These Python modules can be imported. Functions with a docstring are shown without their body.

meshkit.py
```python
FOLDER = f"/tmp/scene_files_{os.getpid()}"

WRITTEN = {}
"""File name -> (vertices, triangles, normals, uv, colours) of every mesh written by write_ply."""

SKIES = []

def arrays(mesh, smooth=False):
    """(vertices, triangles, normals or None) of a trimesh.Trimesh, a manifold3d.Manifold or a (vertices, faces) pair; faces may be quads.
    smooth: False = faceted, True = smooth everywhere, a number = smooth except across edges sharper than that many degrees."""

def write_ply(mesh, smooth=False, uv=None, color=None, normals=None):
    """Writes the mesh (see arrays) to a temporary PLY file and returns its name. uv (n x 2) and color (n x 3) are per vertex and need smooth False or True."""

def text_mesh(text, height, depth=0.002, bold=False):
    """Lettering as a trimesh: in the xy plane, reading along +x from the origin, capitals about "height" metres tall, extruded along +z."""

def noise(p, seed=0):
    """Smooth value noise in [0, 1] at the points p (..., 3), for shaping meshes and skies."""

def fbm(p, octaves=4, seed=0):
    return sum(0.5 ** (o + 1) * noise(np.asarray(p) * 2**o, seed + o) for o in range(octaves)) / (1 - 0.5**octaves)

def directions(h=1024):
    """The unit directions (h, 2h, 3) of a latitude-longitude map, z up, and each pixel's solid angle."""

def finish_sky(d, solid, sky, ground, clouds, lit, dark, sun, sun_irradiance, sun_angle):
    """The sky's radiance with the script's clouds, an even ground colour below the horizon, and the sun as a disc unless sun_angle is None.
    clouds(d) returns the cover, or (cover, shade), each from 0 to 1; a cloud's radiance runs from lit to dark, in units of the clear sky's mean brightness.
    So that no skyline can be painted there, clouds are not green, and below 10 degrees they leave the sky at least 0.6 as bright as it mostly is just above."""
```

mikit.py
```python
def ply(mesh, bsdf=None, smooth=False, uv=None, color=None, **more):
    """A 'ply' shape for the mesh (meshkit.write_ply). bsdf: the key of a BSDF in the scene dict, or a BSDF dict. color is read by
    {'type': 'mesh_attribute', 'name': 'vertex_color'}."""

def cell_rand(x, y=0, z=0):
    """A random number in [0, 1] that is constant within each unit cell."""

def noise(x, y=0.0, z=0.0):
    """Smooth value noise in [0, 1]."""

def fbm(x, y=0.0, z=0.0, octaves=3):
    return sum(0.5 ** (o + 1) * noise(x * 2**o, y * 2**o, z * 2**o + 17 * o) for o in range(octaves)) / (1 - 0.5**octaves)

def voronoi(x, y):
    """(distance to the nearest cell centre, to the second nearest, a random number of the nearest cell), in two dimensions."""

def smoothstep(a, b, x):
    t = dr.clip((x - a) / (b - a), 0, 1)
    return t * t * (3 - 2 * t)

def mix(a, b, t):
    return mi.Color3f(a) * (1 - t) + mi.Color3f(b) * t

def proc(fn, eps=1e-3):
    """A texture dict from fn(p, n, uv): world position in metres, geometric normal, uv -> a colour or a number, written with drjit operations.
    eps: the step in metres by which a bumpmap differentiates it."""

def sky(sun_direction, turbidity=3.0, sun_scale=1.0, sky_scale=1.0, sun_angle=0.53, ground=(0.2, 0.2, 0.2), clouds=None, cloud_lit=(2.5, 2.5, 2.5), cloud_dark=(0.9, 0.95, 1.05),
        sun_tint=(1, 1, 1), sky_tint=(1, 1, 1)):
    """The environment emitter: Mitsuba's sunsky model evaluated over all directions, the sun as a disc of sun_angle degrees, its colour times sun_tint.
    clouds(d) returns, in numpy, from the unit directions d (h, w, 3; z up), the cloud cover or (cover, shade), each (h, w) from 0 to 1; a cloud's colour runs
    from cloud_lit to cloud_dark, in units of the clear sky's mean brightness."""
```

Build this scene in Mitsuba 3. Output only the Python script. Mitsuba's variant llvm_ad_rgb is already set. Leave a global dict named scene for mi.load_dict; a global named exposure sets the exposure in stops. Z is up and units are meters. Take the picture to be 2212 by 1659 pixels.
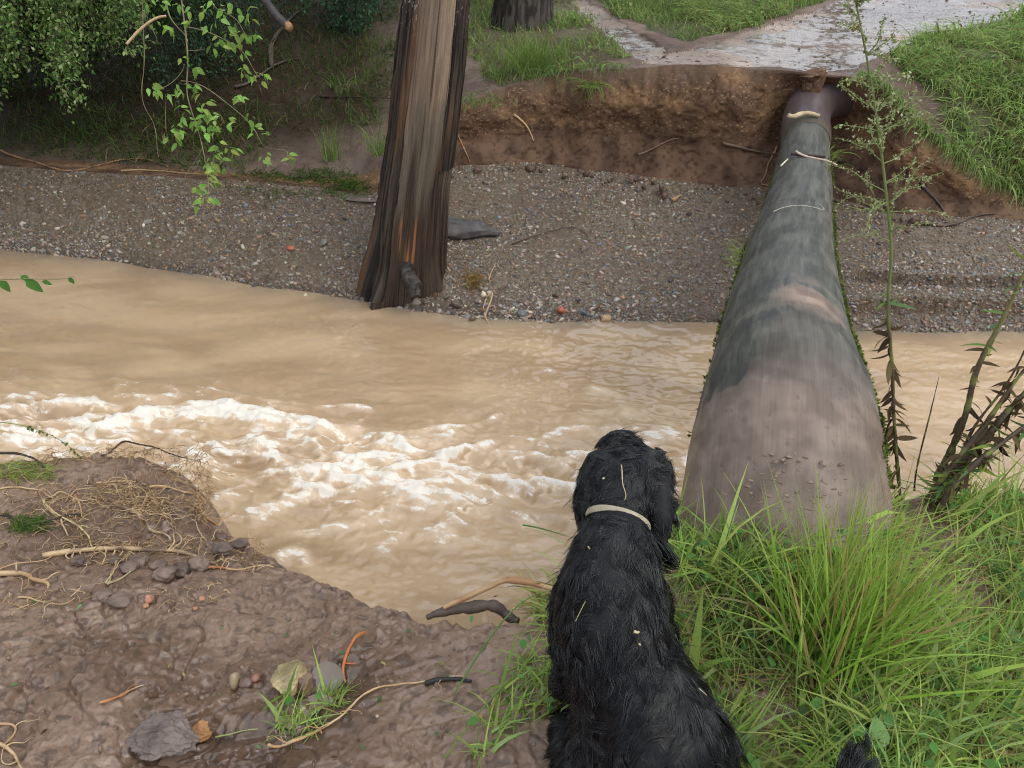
import math, os
import numpy as np, trimesh, manifold3d as m3, mitsuba as mi, drjit as dr
import mikit, meshkit
from scipy.spatial import cKDTree
from scipy.interpolate import RBFInterpolator, PchipInterpolator, CubicSpline
from shapely.geometry import Polygon
from shapely import contains_xy

T = mi.ScalarTransform4f
scene, labels = {}, {}

# ---------------------------------------------------------------- camera, sky, exposure
CAM = np.array([0.0, 0.0, 2.4])
PITCH = math.radians(33.0)
FOV = 67.3
FW = np.array([0, math.cos(PITCH), -math.sin(PITCH)])
UP = np.array([0, math.sin(PITCH), math.cos(PITCH)])
RT = np.array([1.0, 0, 0])
scene['camera'] = {'type': 'perspective', 'fov': FOV, 'fov_axis': 'x', 'near_clip': 0.05, 'far_clip': 2000.0,
                   'to_world': T().look_at(origin=CAM.tolist(), target=(CAM + FW).tolist(), up=UP.tolist())}
scene['sky_light'] = mikit.sky((0.55, -0.45, 0.75), turbidity=3, sun_scale=0.22, sky_scale=1.0, sun_angle=40,
                               clouds=lambda d: (np.ones(d.shape[:2]), np.clip(1 - d[..., 2] + .35 * (meshkit.fbm(d * 2.3 + 7) - .5), 0, 1)),   # overcast: the zenith about three times as bright as the horizon
                               sun_tint=(.86, .97, 1.1), cloud_lit=(3.15, 3.38, 3.72), cloud_dark=(1.18, 1.29, 1.45))
exposure = 2.5

# ---------------------------------------------------------------- measuring helpers (sight lines through the photograph, 2212 x 1659)
FP = 1106 / math.tan(math.radians(FOV / 2))
def ray(u, v):
    u, v = np.asarray(u, float), np.asarray(v, float)
    return FW + ((u - 1106) / FP)[..., None] * RT - ((v - 829.5) / FP)[..., None] * UP
def P(u, v, z):
    d = ray(u, v)
    return CAM + d * ((np.asarray(z, float) - CAM[2]) / d[..., 2])[..., None]
def PD(u, v, t):
    return CAM + ray(u, v) * np.asarray(t, float)[..., None]
def PY(u, v, y):
    d = ray(u, v)
    return CAM + d * (np.asarray(y, float) / d[..., 1])[..., None]
def project(p):
    q = np.asarray(p, float) - CAM
    t = q @ FW
    t = np.where(t < 1e-3, 1e-3, t)
    return 1106 + FP * (q @ RT) / t, 829.5 - FP * (q @ UP) / t, t

def fbm(p, scale, octaves=4, seed=0):
    p = np.asarray(p, float)
    if p.shape[-1] == 2:
        p = np.concatenate([p, np.zeros(p.shape[:-1] + (1,))], -1)
    return meshkit.fbm(p * np.asarray(scale), octaves, seed) * 2 - 1
def sstep(a, b, x):
    t = np.clip((x - a) / (b - a), 0, 1)
    return t * t * (3 - 2 * t)

# ---------------------------------------------------------------- scene helpers
used = {}
def name_key(name, parent=None):
    base = (parent + '__' if parent else '') + name
    n = used.get(base, 0)
    used[base] = n + 1
    return base if n == 0 else f'{base}_{n:03d}'
def tag(key, label=None, cat=None, group=None, kind=None):
    d = labels.setdefault(key, {})
    for k, x in (('label', label), ('category', cat), ('group', group), ('kind', kind)):
        if x: d[k] = x
    return key
def add(name, mesh, bsdf, parent=None, smooth=True, uv=None, color=None, label=None, cat=None, group=None, kind=None):
    key = name_key(name, parent)
    scene[key] = mikit.ply(mesh, bsdf, smooth=smooth, uv=uv, color=color)
    if label or cat or group or kind: tag(key, label, cat, group, kind)
    return key
def thing(name, label, cat, group=None):
    return tag(name_key(name), label, cat, group)
def struct(name, mesh, bsdf, label=None, **k):
    return add(name, mesh, bsdf, label=label, kind='structure', **k)

def uvpair(a, b, v):
    """two surface measures as uv, with a small even drift so that the tangent frame stays well defined"""
    return np.stack([np.where(a < 1e-3, 0, a) + .004 * (v[:, 0] + 20) / 20, np.where(np.abs(b) < 1e-3, 0, b) + .004 * (v[:, 1] + 20) / 20], 1)

def quads(ni, nj, wrap=False):
    i, j = np.meshgrid(np.arange(ni - 1), np.arange(nj if wrap else nj - 1), indexing='ij')
    a = i * nj + j; b = i * nj + (j + 1) % nj
    return np.stack([a, b, b + nj, a + nj], -1).reshape(-1, 4)
def grid_mesh(X, flip=False):
    """X (ni, nj, 3) -> (verts, tris)"""
    q = quads(X.shape[0], X.shape[1])
    if flip: q = q[:, ::-1]
    return X.reshape(-1, 3), np.vstack([q[:, [0, 1, 2]], q[:, [0, 2, 3]]])
def cat_meshes(ms):
    v, f, n = [], [], 0
    for a, b in ms:
        v.append(a); f.append(b + n); n += len(a)
    return np.vstack(v), np.vstack(f)
def smooth_path(pts, n):
    pts = np.asarray(pts, float)
    if len(pts) == 2:
        return pts[0] + (pts[1] - pts[0]) * np.linspace(0, 1, n)[:, None]
    d = np.r_[0, np.cumsum(np.linalg.norm(np.diff(pts, axis=0), axis=1) + 1e-9)]
    return CubicSpline(d, pts)(np.linspace(0, d[-1], n))
def tube(path, radii, sides=6, cap=True, lump=0.0, seed=0):
    """A closed tapering tube along a path."""
    p = np.asarray(path, float); n = len(p)
    r = np.broadcast_to(radii, (n,)) if np.ndim(radii) else np.full(n, radii)
    t = np.gradient(p, axis=0); t /= np.linalg.norm(t, axis=1, keepdims=True) + 1e-12
    a = np.zeros_like(p); h = np.array([0, 0, 1.0]) if abs(t[0, 2]) < .9 else np.array([1.0, 0, 0])
    x = np.cross(t[0], h); x /= np.linalg.norm(x)
    for i in range(n):
        x = x - t[i] * (x @ t[i]); x /= np.linalg.norm(x) + 1e-12; a[i] = x
    b = np.cross(t, a)
    ang = np.arange(sides) * 2 * np.pi / sides
    R = np.broadcast_to(r[:, None], (n, sides)).copy()
    if lump:
        q = p[:, None, :] + .3 * (np.cos(ang)[None, :, None] * a[:, None] + np.sin(ang)[None, :, None] * b[:, None]) * r[:, None, None]
        R *= 1 + lump * (meshkit.noise(q * 60, seed) * 2 - 1)
    v = p[:, None] + R[..., None] * (np.cos(ang)[None, :, None] * a[:, None] + np.sin(ang)[None, :, None] * b[:, None])
    q = quads(n, sides, True)
    f = np.vstack([q[:, [0, 1, 2]], q[:, [0, 2, 3]]])
    v = v.reshape(-1, 3)
    if cap:
        k = len(v); v = np.vstack([v, p[0], p[-1]])
        s = np.arange(sides); s1 = (s + 1) % sides
        f = np.vstack([f, np.stack([s1, s, np.full(sides, k)], 1), np.stack([(n - 1) * sides + s, (n - 1) * sides + s1, np.full(sides, k + 1)], 1)])
    return v, f

def blades(rng, base, azim, length, width, elev, bend, segs=3, twist=None):
    """Grass blades as thin ribbons tapering to a tip. All arrays have N rows. -> verts, tris, blade index of each vertex, position along blade"""
    N = len(base)
    d = np.stack([np.cos(azim), np.sin(azim), 0 * azim], 1)
    s = np.stack([-np.sin(azim), np.cos(azim), 0 * azim], 1)
    if twist is not None:
        pass
    pos = base.copy(); th = elev.copy()
    V, L = [], []
    w = width
    for k in range(segs):
        f = 1 - (k / segs) ** 1.6
        up = np.stack([-np.sin(th)[:, None] * d, ], 0)[0] + np.cos(th)[:, None] * np.array([0, 0, 1.0])
        side = s if twist is None else np.cos(twist)[:, None] * s + np.sin(twist)[:, None] * up
        V += [pos - side * (w * f / 2)[:, None], pos + side * (w * f / 2)[:, None]]
        L += [np.full(N, k / segs)] * 2
        pos = pos + (length / segs)[:, None] * (np.cos(th)[:, None] * d + np.sin(th)[:, None] * np.array([0, 0, 1.0]))
        th = th - bend / segs
    V.append(pos); L.append(np.ones(N))
    m = len(V)
    verts = np.stack(V, 1).reshape(-1, 3)
    f1 = []
    for k in range(segs - 1):
        a = 2 * k
        f1 += [[a, a + 1, a + 3], [a, a + 3, a + 2]]
    f1.append([2 * segs - 2, 2 * segs - 1, 2 * segs])
    F = (np.array(f1)[None] + (np.arange(N) * m)[:, None, None]).reshape(-1, 3)
    return verts, F, np.repeat(np.arange(N), m), np.stack(L, 1).reshape(-1)

def leaf_proto(length=1.0, width=.5, fold=.15, droop=.15, segs=4):
    """A pointed, folded leaf of unit size lying along +x, face +z."""
    t = np.linspace(0, 1, segs + 1)
    w = width / 2 * np.sin(np.pi * t ** .8) ** .8 * (1 - .25 * t)
    mid = np.stack([t * length, 0 * t, -droop * t ** 2], 1)
    l = mid + np.stack([0 * t, w, fold * w * 2], 1); r = mid + np.stack([0 * t, -w, fold * w * 2], 1)
    v = np.stack([l, mid, r], 1).reshape(-1, 3)
    f = []
    for k in range(segs):
        a = 3 * k
        f += [[a, a + 3, a + 4], [a, a + 4, a + 1], [a + 1, a + 4, a + 5], [a + 1, a + 5, a + 2]]
    return v, np.array(f)
QUADLEAF = (np.array([[0, 0, 0], [.45, .28, .06], [1, 0, -.08], [.45, -.28, .06]], float), np.array([[0, 2, 1], [0, 3, 2]]))

def frames(axis, normal):
    """rotation matrices whose x is axis and whose z is near normal"""
    x = axis / (np.linalg.norm(axis, axis=1, keepdims=True) + 1e-12)
    y = np.cross(normal, x); y /= np.linalg.norm(y, axis=1, keepdims=True) + 1e-12
    return np.stack([x, y, np.cross(x, y)], -1)
def scatter(proto, pos, R, size):
    """copies of one small mesh joined: pos (N,3), R (N,3,3), size (N,) or (N,3)"""
    v, f = proto
    size = np.asarray(size, float)
    sv = v[None] * (size[:, None, None] if size.ndim == 1 else size[:, None, :])
    V = np.einsum('nij,nkj->nki', R, sv) + pos[:, None]
    F = f[None] + (np.arange(len(pos)) * len(v))[:, None, None]
    return V.reshape(-1, 3), F.reshape(-1, 3)
def rand_rot(rng, n):
    q = rng.normal(size=(n, 4)); q /= np.linalg.norm(q, axis=1, keepdims=True)
    w, x, y, z = q.T
    return np.stack([1 - 2 * (y * y + z * z), 2 * (x * y - z * w), 2 * (x * z + y * w), 2 * (x * y + z * w), 1 - 2 * (x * x + z * z), 2 * (y * z - x * w),
                     2 * (x * z - y * w), 2 * (y * z + x * w), 1 - 2 * (x * x + y * y)], 1).reshape(n, 3, 3)
def sample_faces(rng, mesh, n, weight=None):
    v, f = mesh
    a = v[f]
    cr = np.cross(a[:, 1] - a[:, 0], a[:, 2] - a[:, 0]); ar = np.linalg.norm(cr, axis=1) / 2
    w = ar if weight is None else ar * weight
    c = np.cumsum(w); i = np.searchsorted(c, rng.random(n) * c[-1]); i = np.minimum(i, len(f) - 1)
    r1, r2 = np.sqrt(rng.random(n)), rng.random(n)
    p = a[i, 0] * (1 - r1)[:, None] + a[i, 1] * (r1 * (1 - r2))[:, None] + a[i, 2] * (r1 * r2)[:, None]
    nn = cr[i] / (np.linalg.norm(cr[i], axis=1, keepdims=True) + 1e-12)
    return p, nn, i
def in_poly(poly, xy):
    return contains_xy(Polygon(poly), xy[:, 0], xy[:, 1])
def blend_colors(rng, n, cols, jitter=.12):
    cols = np.asarray(cols, float); i = rng.integers(0, len(cols), n)
    return np.clip(cols[i] * (1 + jitter * rng.normal(size=(n, 1))) * (1 + .05 * rng.normal(size=(n, 3))), .003, .95)

# ---------------------------------------------------------------- materials
def rgb(*c): return {'type': 'rgb', 'value': list(map(float, c))}
def two(b): return {'type': 'twosided', 'bsdf': b}
VC = {'type': 'mesh_attribute', 'name': 'vertex_color'}
N, S, MIX = mikit.noise, mikit.smoothstep, mikit.mix
FB = mikit.fbm
def mud_col(p, n, uv):
    a = FB(p.x * 2.1, p.y * 2.1, p.z * 2.1 + 3, octaves=3)
    b = FB(p.x * 45, p.y * 45, p.z * 45, octaves=2)
    g = FB(p.x * 130, p.y * 130, p.z * 130, octaves=2)
    c = MIX((.125, .077, .052), (.225, .150, .107), S(.3, .7, a)) * (.72 + .56 * g)
    c = MIX(c, (.07, .047, .035), S(.55, .70, b) * .65)
    c = MIX(c, (.30, .215, .155), S(.70, .82, FB(p.x * 19 + 5, p.y * 19, p.z * 19, octaves=2)) * .35)
    return MIX(c, c * .62, uv.x)
def mud_rough(p, n, uv):
    a = FB(p.x * 6 + 9, p.y * 6, p.z * 6, octaves=3)
    return MIX((.6,) * 3, (.30,) * 3, S(.38, .62, a)).x * (1 - .72 * uv.x) 
scene['mat_mud'] = two({'type': 'principled', 'base_color': mikit.proc(mud_col), 'roughness': mikit.proc(mud_rough), 'specular': .5})

def gravel_col(p, n, uv):
    d1, d2, r = mikit.voronoi(p.x * 42 + p.z * 11, p.y * 42)
    e1, e2, q = mikit.voronoi(p.x * 95 + 3, p.y * 95 + p.z * 31)
    edge = S(.02, .2, e2 - e1)
    base = MIX((.082, .058, .039), (.19, .145, .102), q)
    base = MIX(base, (.21, .185, .16), S(.76, .84, r) * .45)
    base = MIX(base, (.16, .10, .07), S(.12, .05, r) * .6)
    base = base * (.55 + .45 * edge)
    sand = FB(p.x * 3.1, p.y * 3.1, p.z * 3, octaves=3)
    base = MIX(base, (.115, .082, .062), S(.55, .72, sand) * .4)
    return base * (1 - .4 * uv.x)
def gravel_rough(p, n, uv):
    return .6 - .3 * uv.x
scene['mat_gravel'] = two({'type': 'principled', 'base_color': mikit.proc(gravel_col), 'roughness': mikit.proc(gravel_rough), 'specular': .22})

def cut_col(p, n, uv):
    # layers of an earth bank: ochre gravelly subsoil over dark damp clay
    a = FB(p.x * 5, p.y * 5, p.z * 5, octaves=4)
    h = uv.y + (a - .5) * .5
    s = FB(p.x * 34, p.y * 34, p.z * 34, octaves=2)
    lo = MIX((.070, .041, .027), (.148, .088, .056), S(.3, .7, FB(p.x * 9, p.y * 9, p.z * 4, octaves=4)))
    hi = MIX((.115, .066, .041), (.225, .132, .070), S(.42, .70, FB(p.x * 3.6 + 4, p.y * 3.6, p.z * 4, octaves=4)))
    c = MIX(lo, hi, S(.36, .52, h))
    c = MIX(c, c * .45, S(.55, .7, s) * .7)
    c = MIX(c, (.33, .23, .13), S(.69, .78, N(p.x * 70, p.y * 70, p.z * 70)) * .5 * S(.3, .5, h))
    return MIX(c, (.13, .088, .062), S(.85, 1.0, h) * .7)
scene['mat_cut'] = two({'type': 'principled', 'base_color': mikit.proc(cut_col), 'roughness': .7, 'specular': .12})

def soil_col(p, n, uv):
    a = FB(p.x * 1.7, p.y * 1.7, p.z, octaves=3)
    b = FB(p.x * 21, p.y * 21, p.z * 21, octaves=2)
    c = MIX((.105, .068, .054), (.19, .14, .112), S(.3, .7, a))
    c = MIX(c, c * .6, S(.52, .68, b) * .6)
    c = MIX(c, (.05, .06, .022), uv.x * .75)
    shade_n = FB(p.x * 30, p.y * 30, p.z * 30, octaves=2)
    return MIX(c, MIX((.018, .014, .010), (.06, .042, .026), shade_n), uv.y * .92)      # tree shade painted as darker soil on the left
scene['mat_soil'] = two({'type': 'principled', 'base_color': mikit.proc(soil_col), 'roughness': .6, 'specular': .14})
def road_wet(p):
    w = FB(p.x * .8 + 5, p.y * .8, 2, octaves=3)
    return S(.47, .54, FB(p.x * .9 + w * 2.2, p.y * 1.5 + w * 1.4, 0, octaves=5) + .05)
def road_col(p, n, uv):
    a = FB(p.x * 1.9, p.y * 1.9, 0, octaves=4)
    b = FB(p.x * 26, p.y * 20, 1, octaves=2)
    c = MIX((.21, .158, .128), (.35, .275, .23), S(.3, .7, a))
    c = MIX(c, (.075, .055, .042), S(.67, .74, b) * .8)
    return MIX(c, c * .60, road_wet(p))
def road_rough(p, n, uv): return .58 - .44 * road_wet(p)
scene['mat_road'] = two({'type': 'principled', 'base_color': mikit.proc(road_col), 'roughness': mikit.proc(road_rough), 'specular': .5})

def water_col(p, n, uv):
    f1 = FB(p.x * 17 + p.y * 5, p.y * 44 + p.x * 7, 2, octaves=4)
    f2 = FB(p.x * 9 + 3, p.y * 12, 5, octaves=2)
    f3 = N(p.x * 140, p.y * 150, 9)
    w = FB(p.x * .9 + 1, p.y * 1.6, 8, octaves=2)
    a = FB(p.x * 1.5 + w * 2, p.y * 5.5 + w * 3, 1, octaves=4)
    c = MIX((.35, .237, .140), (.465, .330, .203), S(.25, .75, a))
    c = MIX(c, (.155, .13, .105), uv.y * .8)
    milk = S(.10, .55, uv.x + (f2 - .5) * .35)                       # air mixed into the brown water
    c = MIX(c, (.64, .50, .36), milk * .62)
    foam = S(.50, .92, uv.x * 1.2 + (f1 - .5) * 1.5 + (f2 - .5) * .6 + (f3 - .5) * .3) * S(.03, .2, uv.x)
    return MIX(c, (.74, .70, .63), foam * .84)
def water_rough(p, n, uv):
    return .08 + .40 * S(.04, .5, uv.x)
scene['mat_water'] = two({'type': 'principled', 'base_color': mikit.proc(water_col), 'roughness': mikit.proc(water_rough), 'specular': .62})
scene['mat_rill'] = two({'type': 'principled', 'base_color': rgb(.19, .13, .10), 'roughness': .13, 'specular': .55})
scene['mat_puddle'] = two({'type': 'principled', 'base_color': rgb(.17, .14, .115), 'roughness': .06, 'specular': .6})

scene['mat_leaf'] = {'type': 'principledthin', 'base_color': VC, 'roughness': .38, 'diff_trans': .7, 'spec_trans': 0.0, 'eta': 1.2}
scene['mat_grass'] = {'type': 'principledthin', 'base_color': VC, 'roughness': .45, 'diff_trans': .8, 'spec_trans': 0.0, 'eta': 1.16}
scene['mat_stone'] = two({'type': 'principled', 'base_color': VC, 'roughness': .34, 'specular': .5})
scene['mat_root'] = two({'type': 'principled', 'base_color': VC, 'roughness': .55, 'specular': .4})
# ---------------------------------------------------------------- far side: gravel bar, cut bank, plateau with the track
U  = [-2400, -900, -300, 0, 250, 500, 720, 850, 900, 1000, 1130, 1300, 1500, 1640, 1800, 1960, 2130, 2300, 2700, 3600]
WV = [390, 450, 508, 540, 568, 607, 640, 657, 668, 685, 691, 692, 697, 706, 715, 717, 716, 714, 708, 690]
BV = [330, 345, 352, 360, 375, 392, 408, 400, 385, 357, 355, 370, 393, 410, 430, 462, 468, 485, 510, 560]
BZ = [.5, .5, .5, .5, .48, .46, .43, .44, .46, .47, .46, .45, .44, .43, .42, .42, .42, .42, .42, .42]
TV = [318, 330, 335, 340, 352, 370, 385, 350, 300, 225, 178, 148, 140, 150, 165, 290, 398, 455, 480, 520]
TD = [.4, .4, .4, .35, .35, .3, .3, .3, .3, .3, .3, .26, .22, .2, .2, .16, .2, .3, .3, .4]      # run of the bank face, metres
us = np.r_[np.linspace(-2400, -200, 70), np.linspace(-190, 2400, 780), np.linspace(2420, 3600, 40)]
pc = lambda y: PchipInterpolator(U, y)(us)
jit = lambda sc, am, sd: am * fbm(np.stack([us / 1000, 0 * us], 1), sc, 4, sd)
Wp = P(us, pc(WV) + jit(9, 5, 1), 0.0)
Bp = P(us, pc(BV) + jit(7, 6, 2), pc(BZ))
pudm = np.exp(-((us - 790) / 75) ** 4)
Bp[:, 2] -= .035 * pudm
dB = np.linalg.norm(Bp[:, :2], axis=1)
hd = Bp[:, :2] / dB[:, None]
dT = dB + pc(TD) + jit(8, .06, 3) + jit(30, .03, 4)
tv = ray(us, pc(TV) + jit(14, 5, 5))
tz = CAM[2] + dT * tv[:, 2] / np.linalg.norm(tv[:, :2], axis=1)
Tp = np.concatenate([hd * dT[:, None], tz[:, None]], 1)
nb = len(us)
# gravel bar: profile from below the water up to the foot of the bank
tt = np.r_[np.linspace(-.35, 0, 12)[:-1], np.linspace(0, 1, 190)]
A = Wp[:, None] + (Bp - Wp)[:, None] * tt[None, :, None]
zprof = np.where(tt < 0, tt * 1.1, tt ** .82)
A[..., 2] = Wp[:, None, 2] + (Bp[:, None, 2] - Wp[:, None, 2]) * zprof[None]
rs = sstep(1660, 1900, us)[:, None]                    # water-cut ledges right of the pipe
for t0, hgt in ((.115, .105), (.30, .08)):
    e = t0 + .03 * fbm(np.stack([us / 1000, 0 * us + t0], 1), 9, 4, 8)[:, None]
    A[..., 2] += rs * hgt * (sstep(e - .006, e + .006, tt[None]) - sstep(0, 1, (tt[None] - e) / .28 + .0) * (tt[None] > e))
A[..., 2] += np.clip(tt, 0, 1)[None] ** .5 * (.028 * fbm(A[..., :2], 1.6, 4, 11) + .010 * fbm(A[..., :2], 11, 3, 12))
A[..., 2] += pudm[:, None] * .030 * np.exp(-((tt[None] - .87) / .05) ** 2)
tbase = P(885, 600, .10)[:2]
A[..., 2] += .10 * np.exp(-(np.linalg.norm(A[..., :2] - tbase, axis=-1) / .38) ** 2) * np.clip(tt, 0, 1)[None] ** .4 * (tt > 0)[None]
A[:, -1, 2] = Bp[:, 2]
wet = np.clip(1 - tt / .1, 0, 1)[None] * np.ones((nb, 1))
GB = grid_mesh(A)
struct('gravel_bar', GB, 'mat_gravel', 'wide bar of dark wet gravel sloping to the brown water', uv=uvpair(wet.ravel(), 0 * wet.ravel(), GB[0]))
# cut bank face
ns = 90
q = np.linspace(0, 1, ns)
prof = np.where(q < .8, q ** 1.25 * .8 / .8 ** .25, q)         # slightly hollow foot
F_ = Bp[:, None] + (Tp - Bp)[:, None] * q[None, :, None]
hollow = .055 * np.sin(np.pi * np.clip(q / .55, 0, 1)) - .05 * np.sin(np.pi * np.clip((q - .55) / .45, 0, 1))
steep = sstep(.08, .5, (Tp[:, 2] - Bp[:, 2]))
out = -np.concatenate([hd, 0 * hd[:, :1]], 1)
q3 = F_ * np.array([1, 1, .85]) + .22 * F_[..., 2:3] * np.array([1, 0, 0])
q3 = q3 + .09 * np.stack([fbm(q3, 4, 3, 26), fbm(q3, 4, 3, 27), fbm(q3, 4, 3, 28)], -1)
rough = .075 * fbm(q3, 2.2, 4, 21) + .026 * fbm(q3 + .1 * fbm(q3, 6, 2, 22)[..., None], 9, 3, 23) + .012 * fbm(q3, 30, 3, 24)
ends = np.sin(np.pi * q) ** .35
scoop = .42 * np.exp(-((us - 1745) / 105) ** 2)[:, None] * np.sin(np.pi * np.clip((q - .12) / .86, 0, 1))[None] ** .8
F_ = F_ - out[:, None] * scoop[..., None]
F_ = F_ + out[:, None] * ((rough * ends[None] - hollow[None]) * (steep * .8 + .12)[:, None])[..., None]
CUTM = grid_mesh(F_)
hh = np.broadcast_to(q, (nb, ns))
struct('cut_bank', CUTM, 'mat_cut', 'steep washed out earth bank, ochre above and dark damp clay below', uv=uvpair(hh.ravel() * 0, hh.ravel(), CUTM[0]))
# plateau behind the edge
PU = [-2400, 0, 500, 720, 900, 1130, 1300, 1640, 1800, 1960, 2130, 2300, 2700, 3600]
PDs = [0, .8, 1.6, 2.2, 3.2, 5.0, 9, 60]
PZ = np.array([
    [.60, .70, .95, 1.15, 1.45, 2.0, 2.6, 4], [.58, .63, .85, 1.05, 1.35, 1.75, 2.3, 4], [.57, .62, .75, 1.02, 1.2, 1.4, 1.8, 3], [.55, .62, .78, 1.02, 1.18, 1.35, 1.6, 3],
    [.75, .85, .98, 1.08, 1.2, 1.32, 1.5, 3], [1.05, 1.1, 1.13, 1.17, 1.22, 1.3, 1.5, 3], [1.2, 1.21, 1.22, 1.23, 1.25, 1.3, 1.5, 3], [1.2, 1.2, 1.2, 1.21, 1.22, 1.25, 1.4, 3],
    [1.17, 1.2, 1.21, 1.22, 1.23, 1.25, 1.4, 3], [.95, 1.14, 1.24, 1.25, 1.25, 1.27, 1.4, 3], [.65, .98, 1.24, 1.33, 1.28, 1.28, 1.4, 3], [.5, .85, 1.2, 1.38, 1.36, 1.3, 1.4, 3],
    [.48, .8, 1.15, 1.4, 1.5, 1.45, 1.5, 3], [.48, .8, 1.15, 1.4, 1.6, 1.8, 2.0, 3]])
dd = np.r_[np.linspace(0, 5.2, 210), 5.2 + np.cumsum(np.geomspace(.06, 9, 36))]
from scipy.interpolate import RegularGridInterpolator
zi = RegularGridInterpolator((PU, PDs), PZ, bounds_error=False, fill_value=None)
ug, dg = np.meshgrid(us, np.minimum(dd, 60), indexing='ij')
zc = zi(np.stack([ug, dg], -1))
from scipy.ndimage import gaussian_filter
zc = gaussian_filter(zc, (6, 5), mode='nearest')
zc = zc + (tz[:, None] - zc[:, :1]) * np.exp(-dg / .5)
PL = np.empty(zc.shape + (3,))
PL[..., :2] = hd[:, None] * (dT[:, None] + dd[None])[..., None]
PL[..., 2] = zc
bumpy = sstep(0, .15, dg)
PL[..., 2] += bumpy * (.03 * fbm(PL[..., :2], 1.5, 4, 31) + .012 * fbm(PL[..., :2], 7, 3, 32))
ledge = sstep(1150, 950, ug)                                # low erosion step across the mud flat on the left
PL[..., 2] += .05 * ledge * (sstep(1.30, 1.34, dg + .12 * fbm(PL[..., :2], 1.1, 3, 33)) - sstep(1.3, 2.3, dg))
ROADPX = [(1395, 132), (1500, 149), (1690, 158), (1792, 168), (1850, 138), (1960, 100), (2080, 72), (2212, 46), (2600, -30), (2600, -120), (2212, -60), (1900, -10), (1800, 10), (1700, 42), (1600, 72), (1520, 96), (1440, 112)]
ROAD = P(*np.array(ROADPX, float).T, 1.21)[:, :2]
PATH = P(*np.array([(1240, 15), (1275, 10), (1330, 50), (1400, 85), (1450, 115), (1400, 130), (1330, 95), (1280, 60)], float).T, 1.2)[:, :2]
XY = PL[..., :2].reshape(-1, 2) + .10 * np.stack([fbm(PL[..., :2].reshape(-1, 2), 2.2, 3, 35), fbm(PL[..., :2].reshape(-1, 2), 2.2, 3, 36)], 1)
inroad = in_poly(ROAD, XY) | in_poly(PATH, XY)
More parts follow.
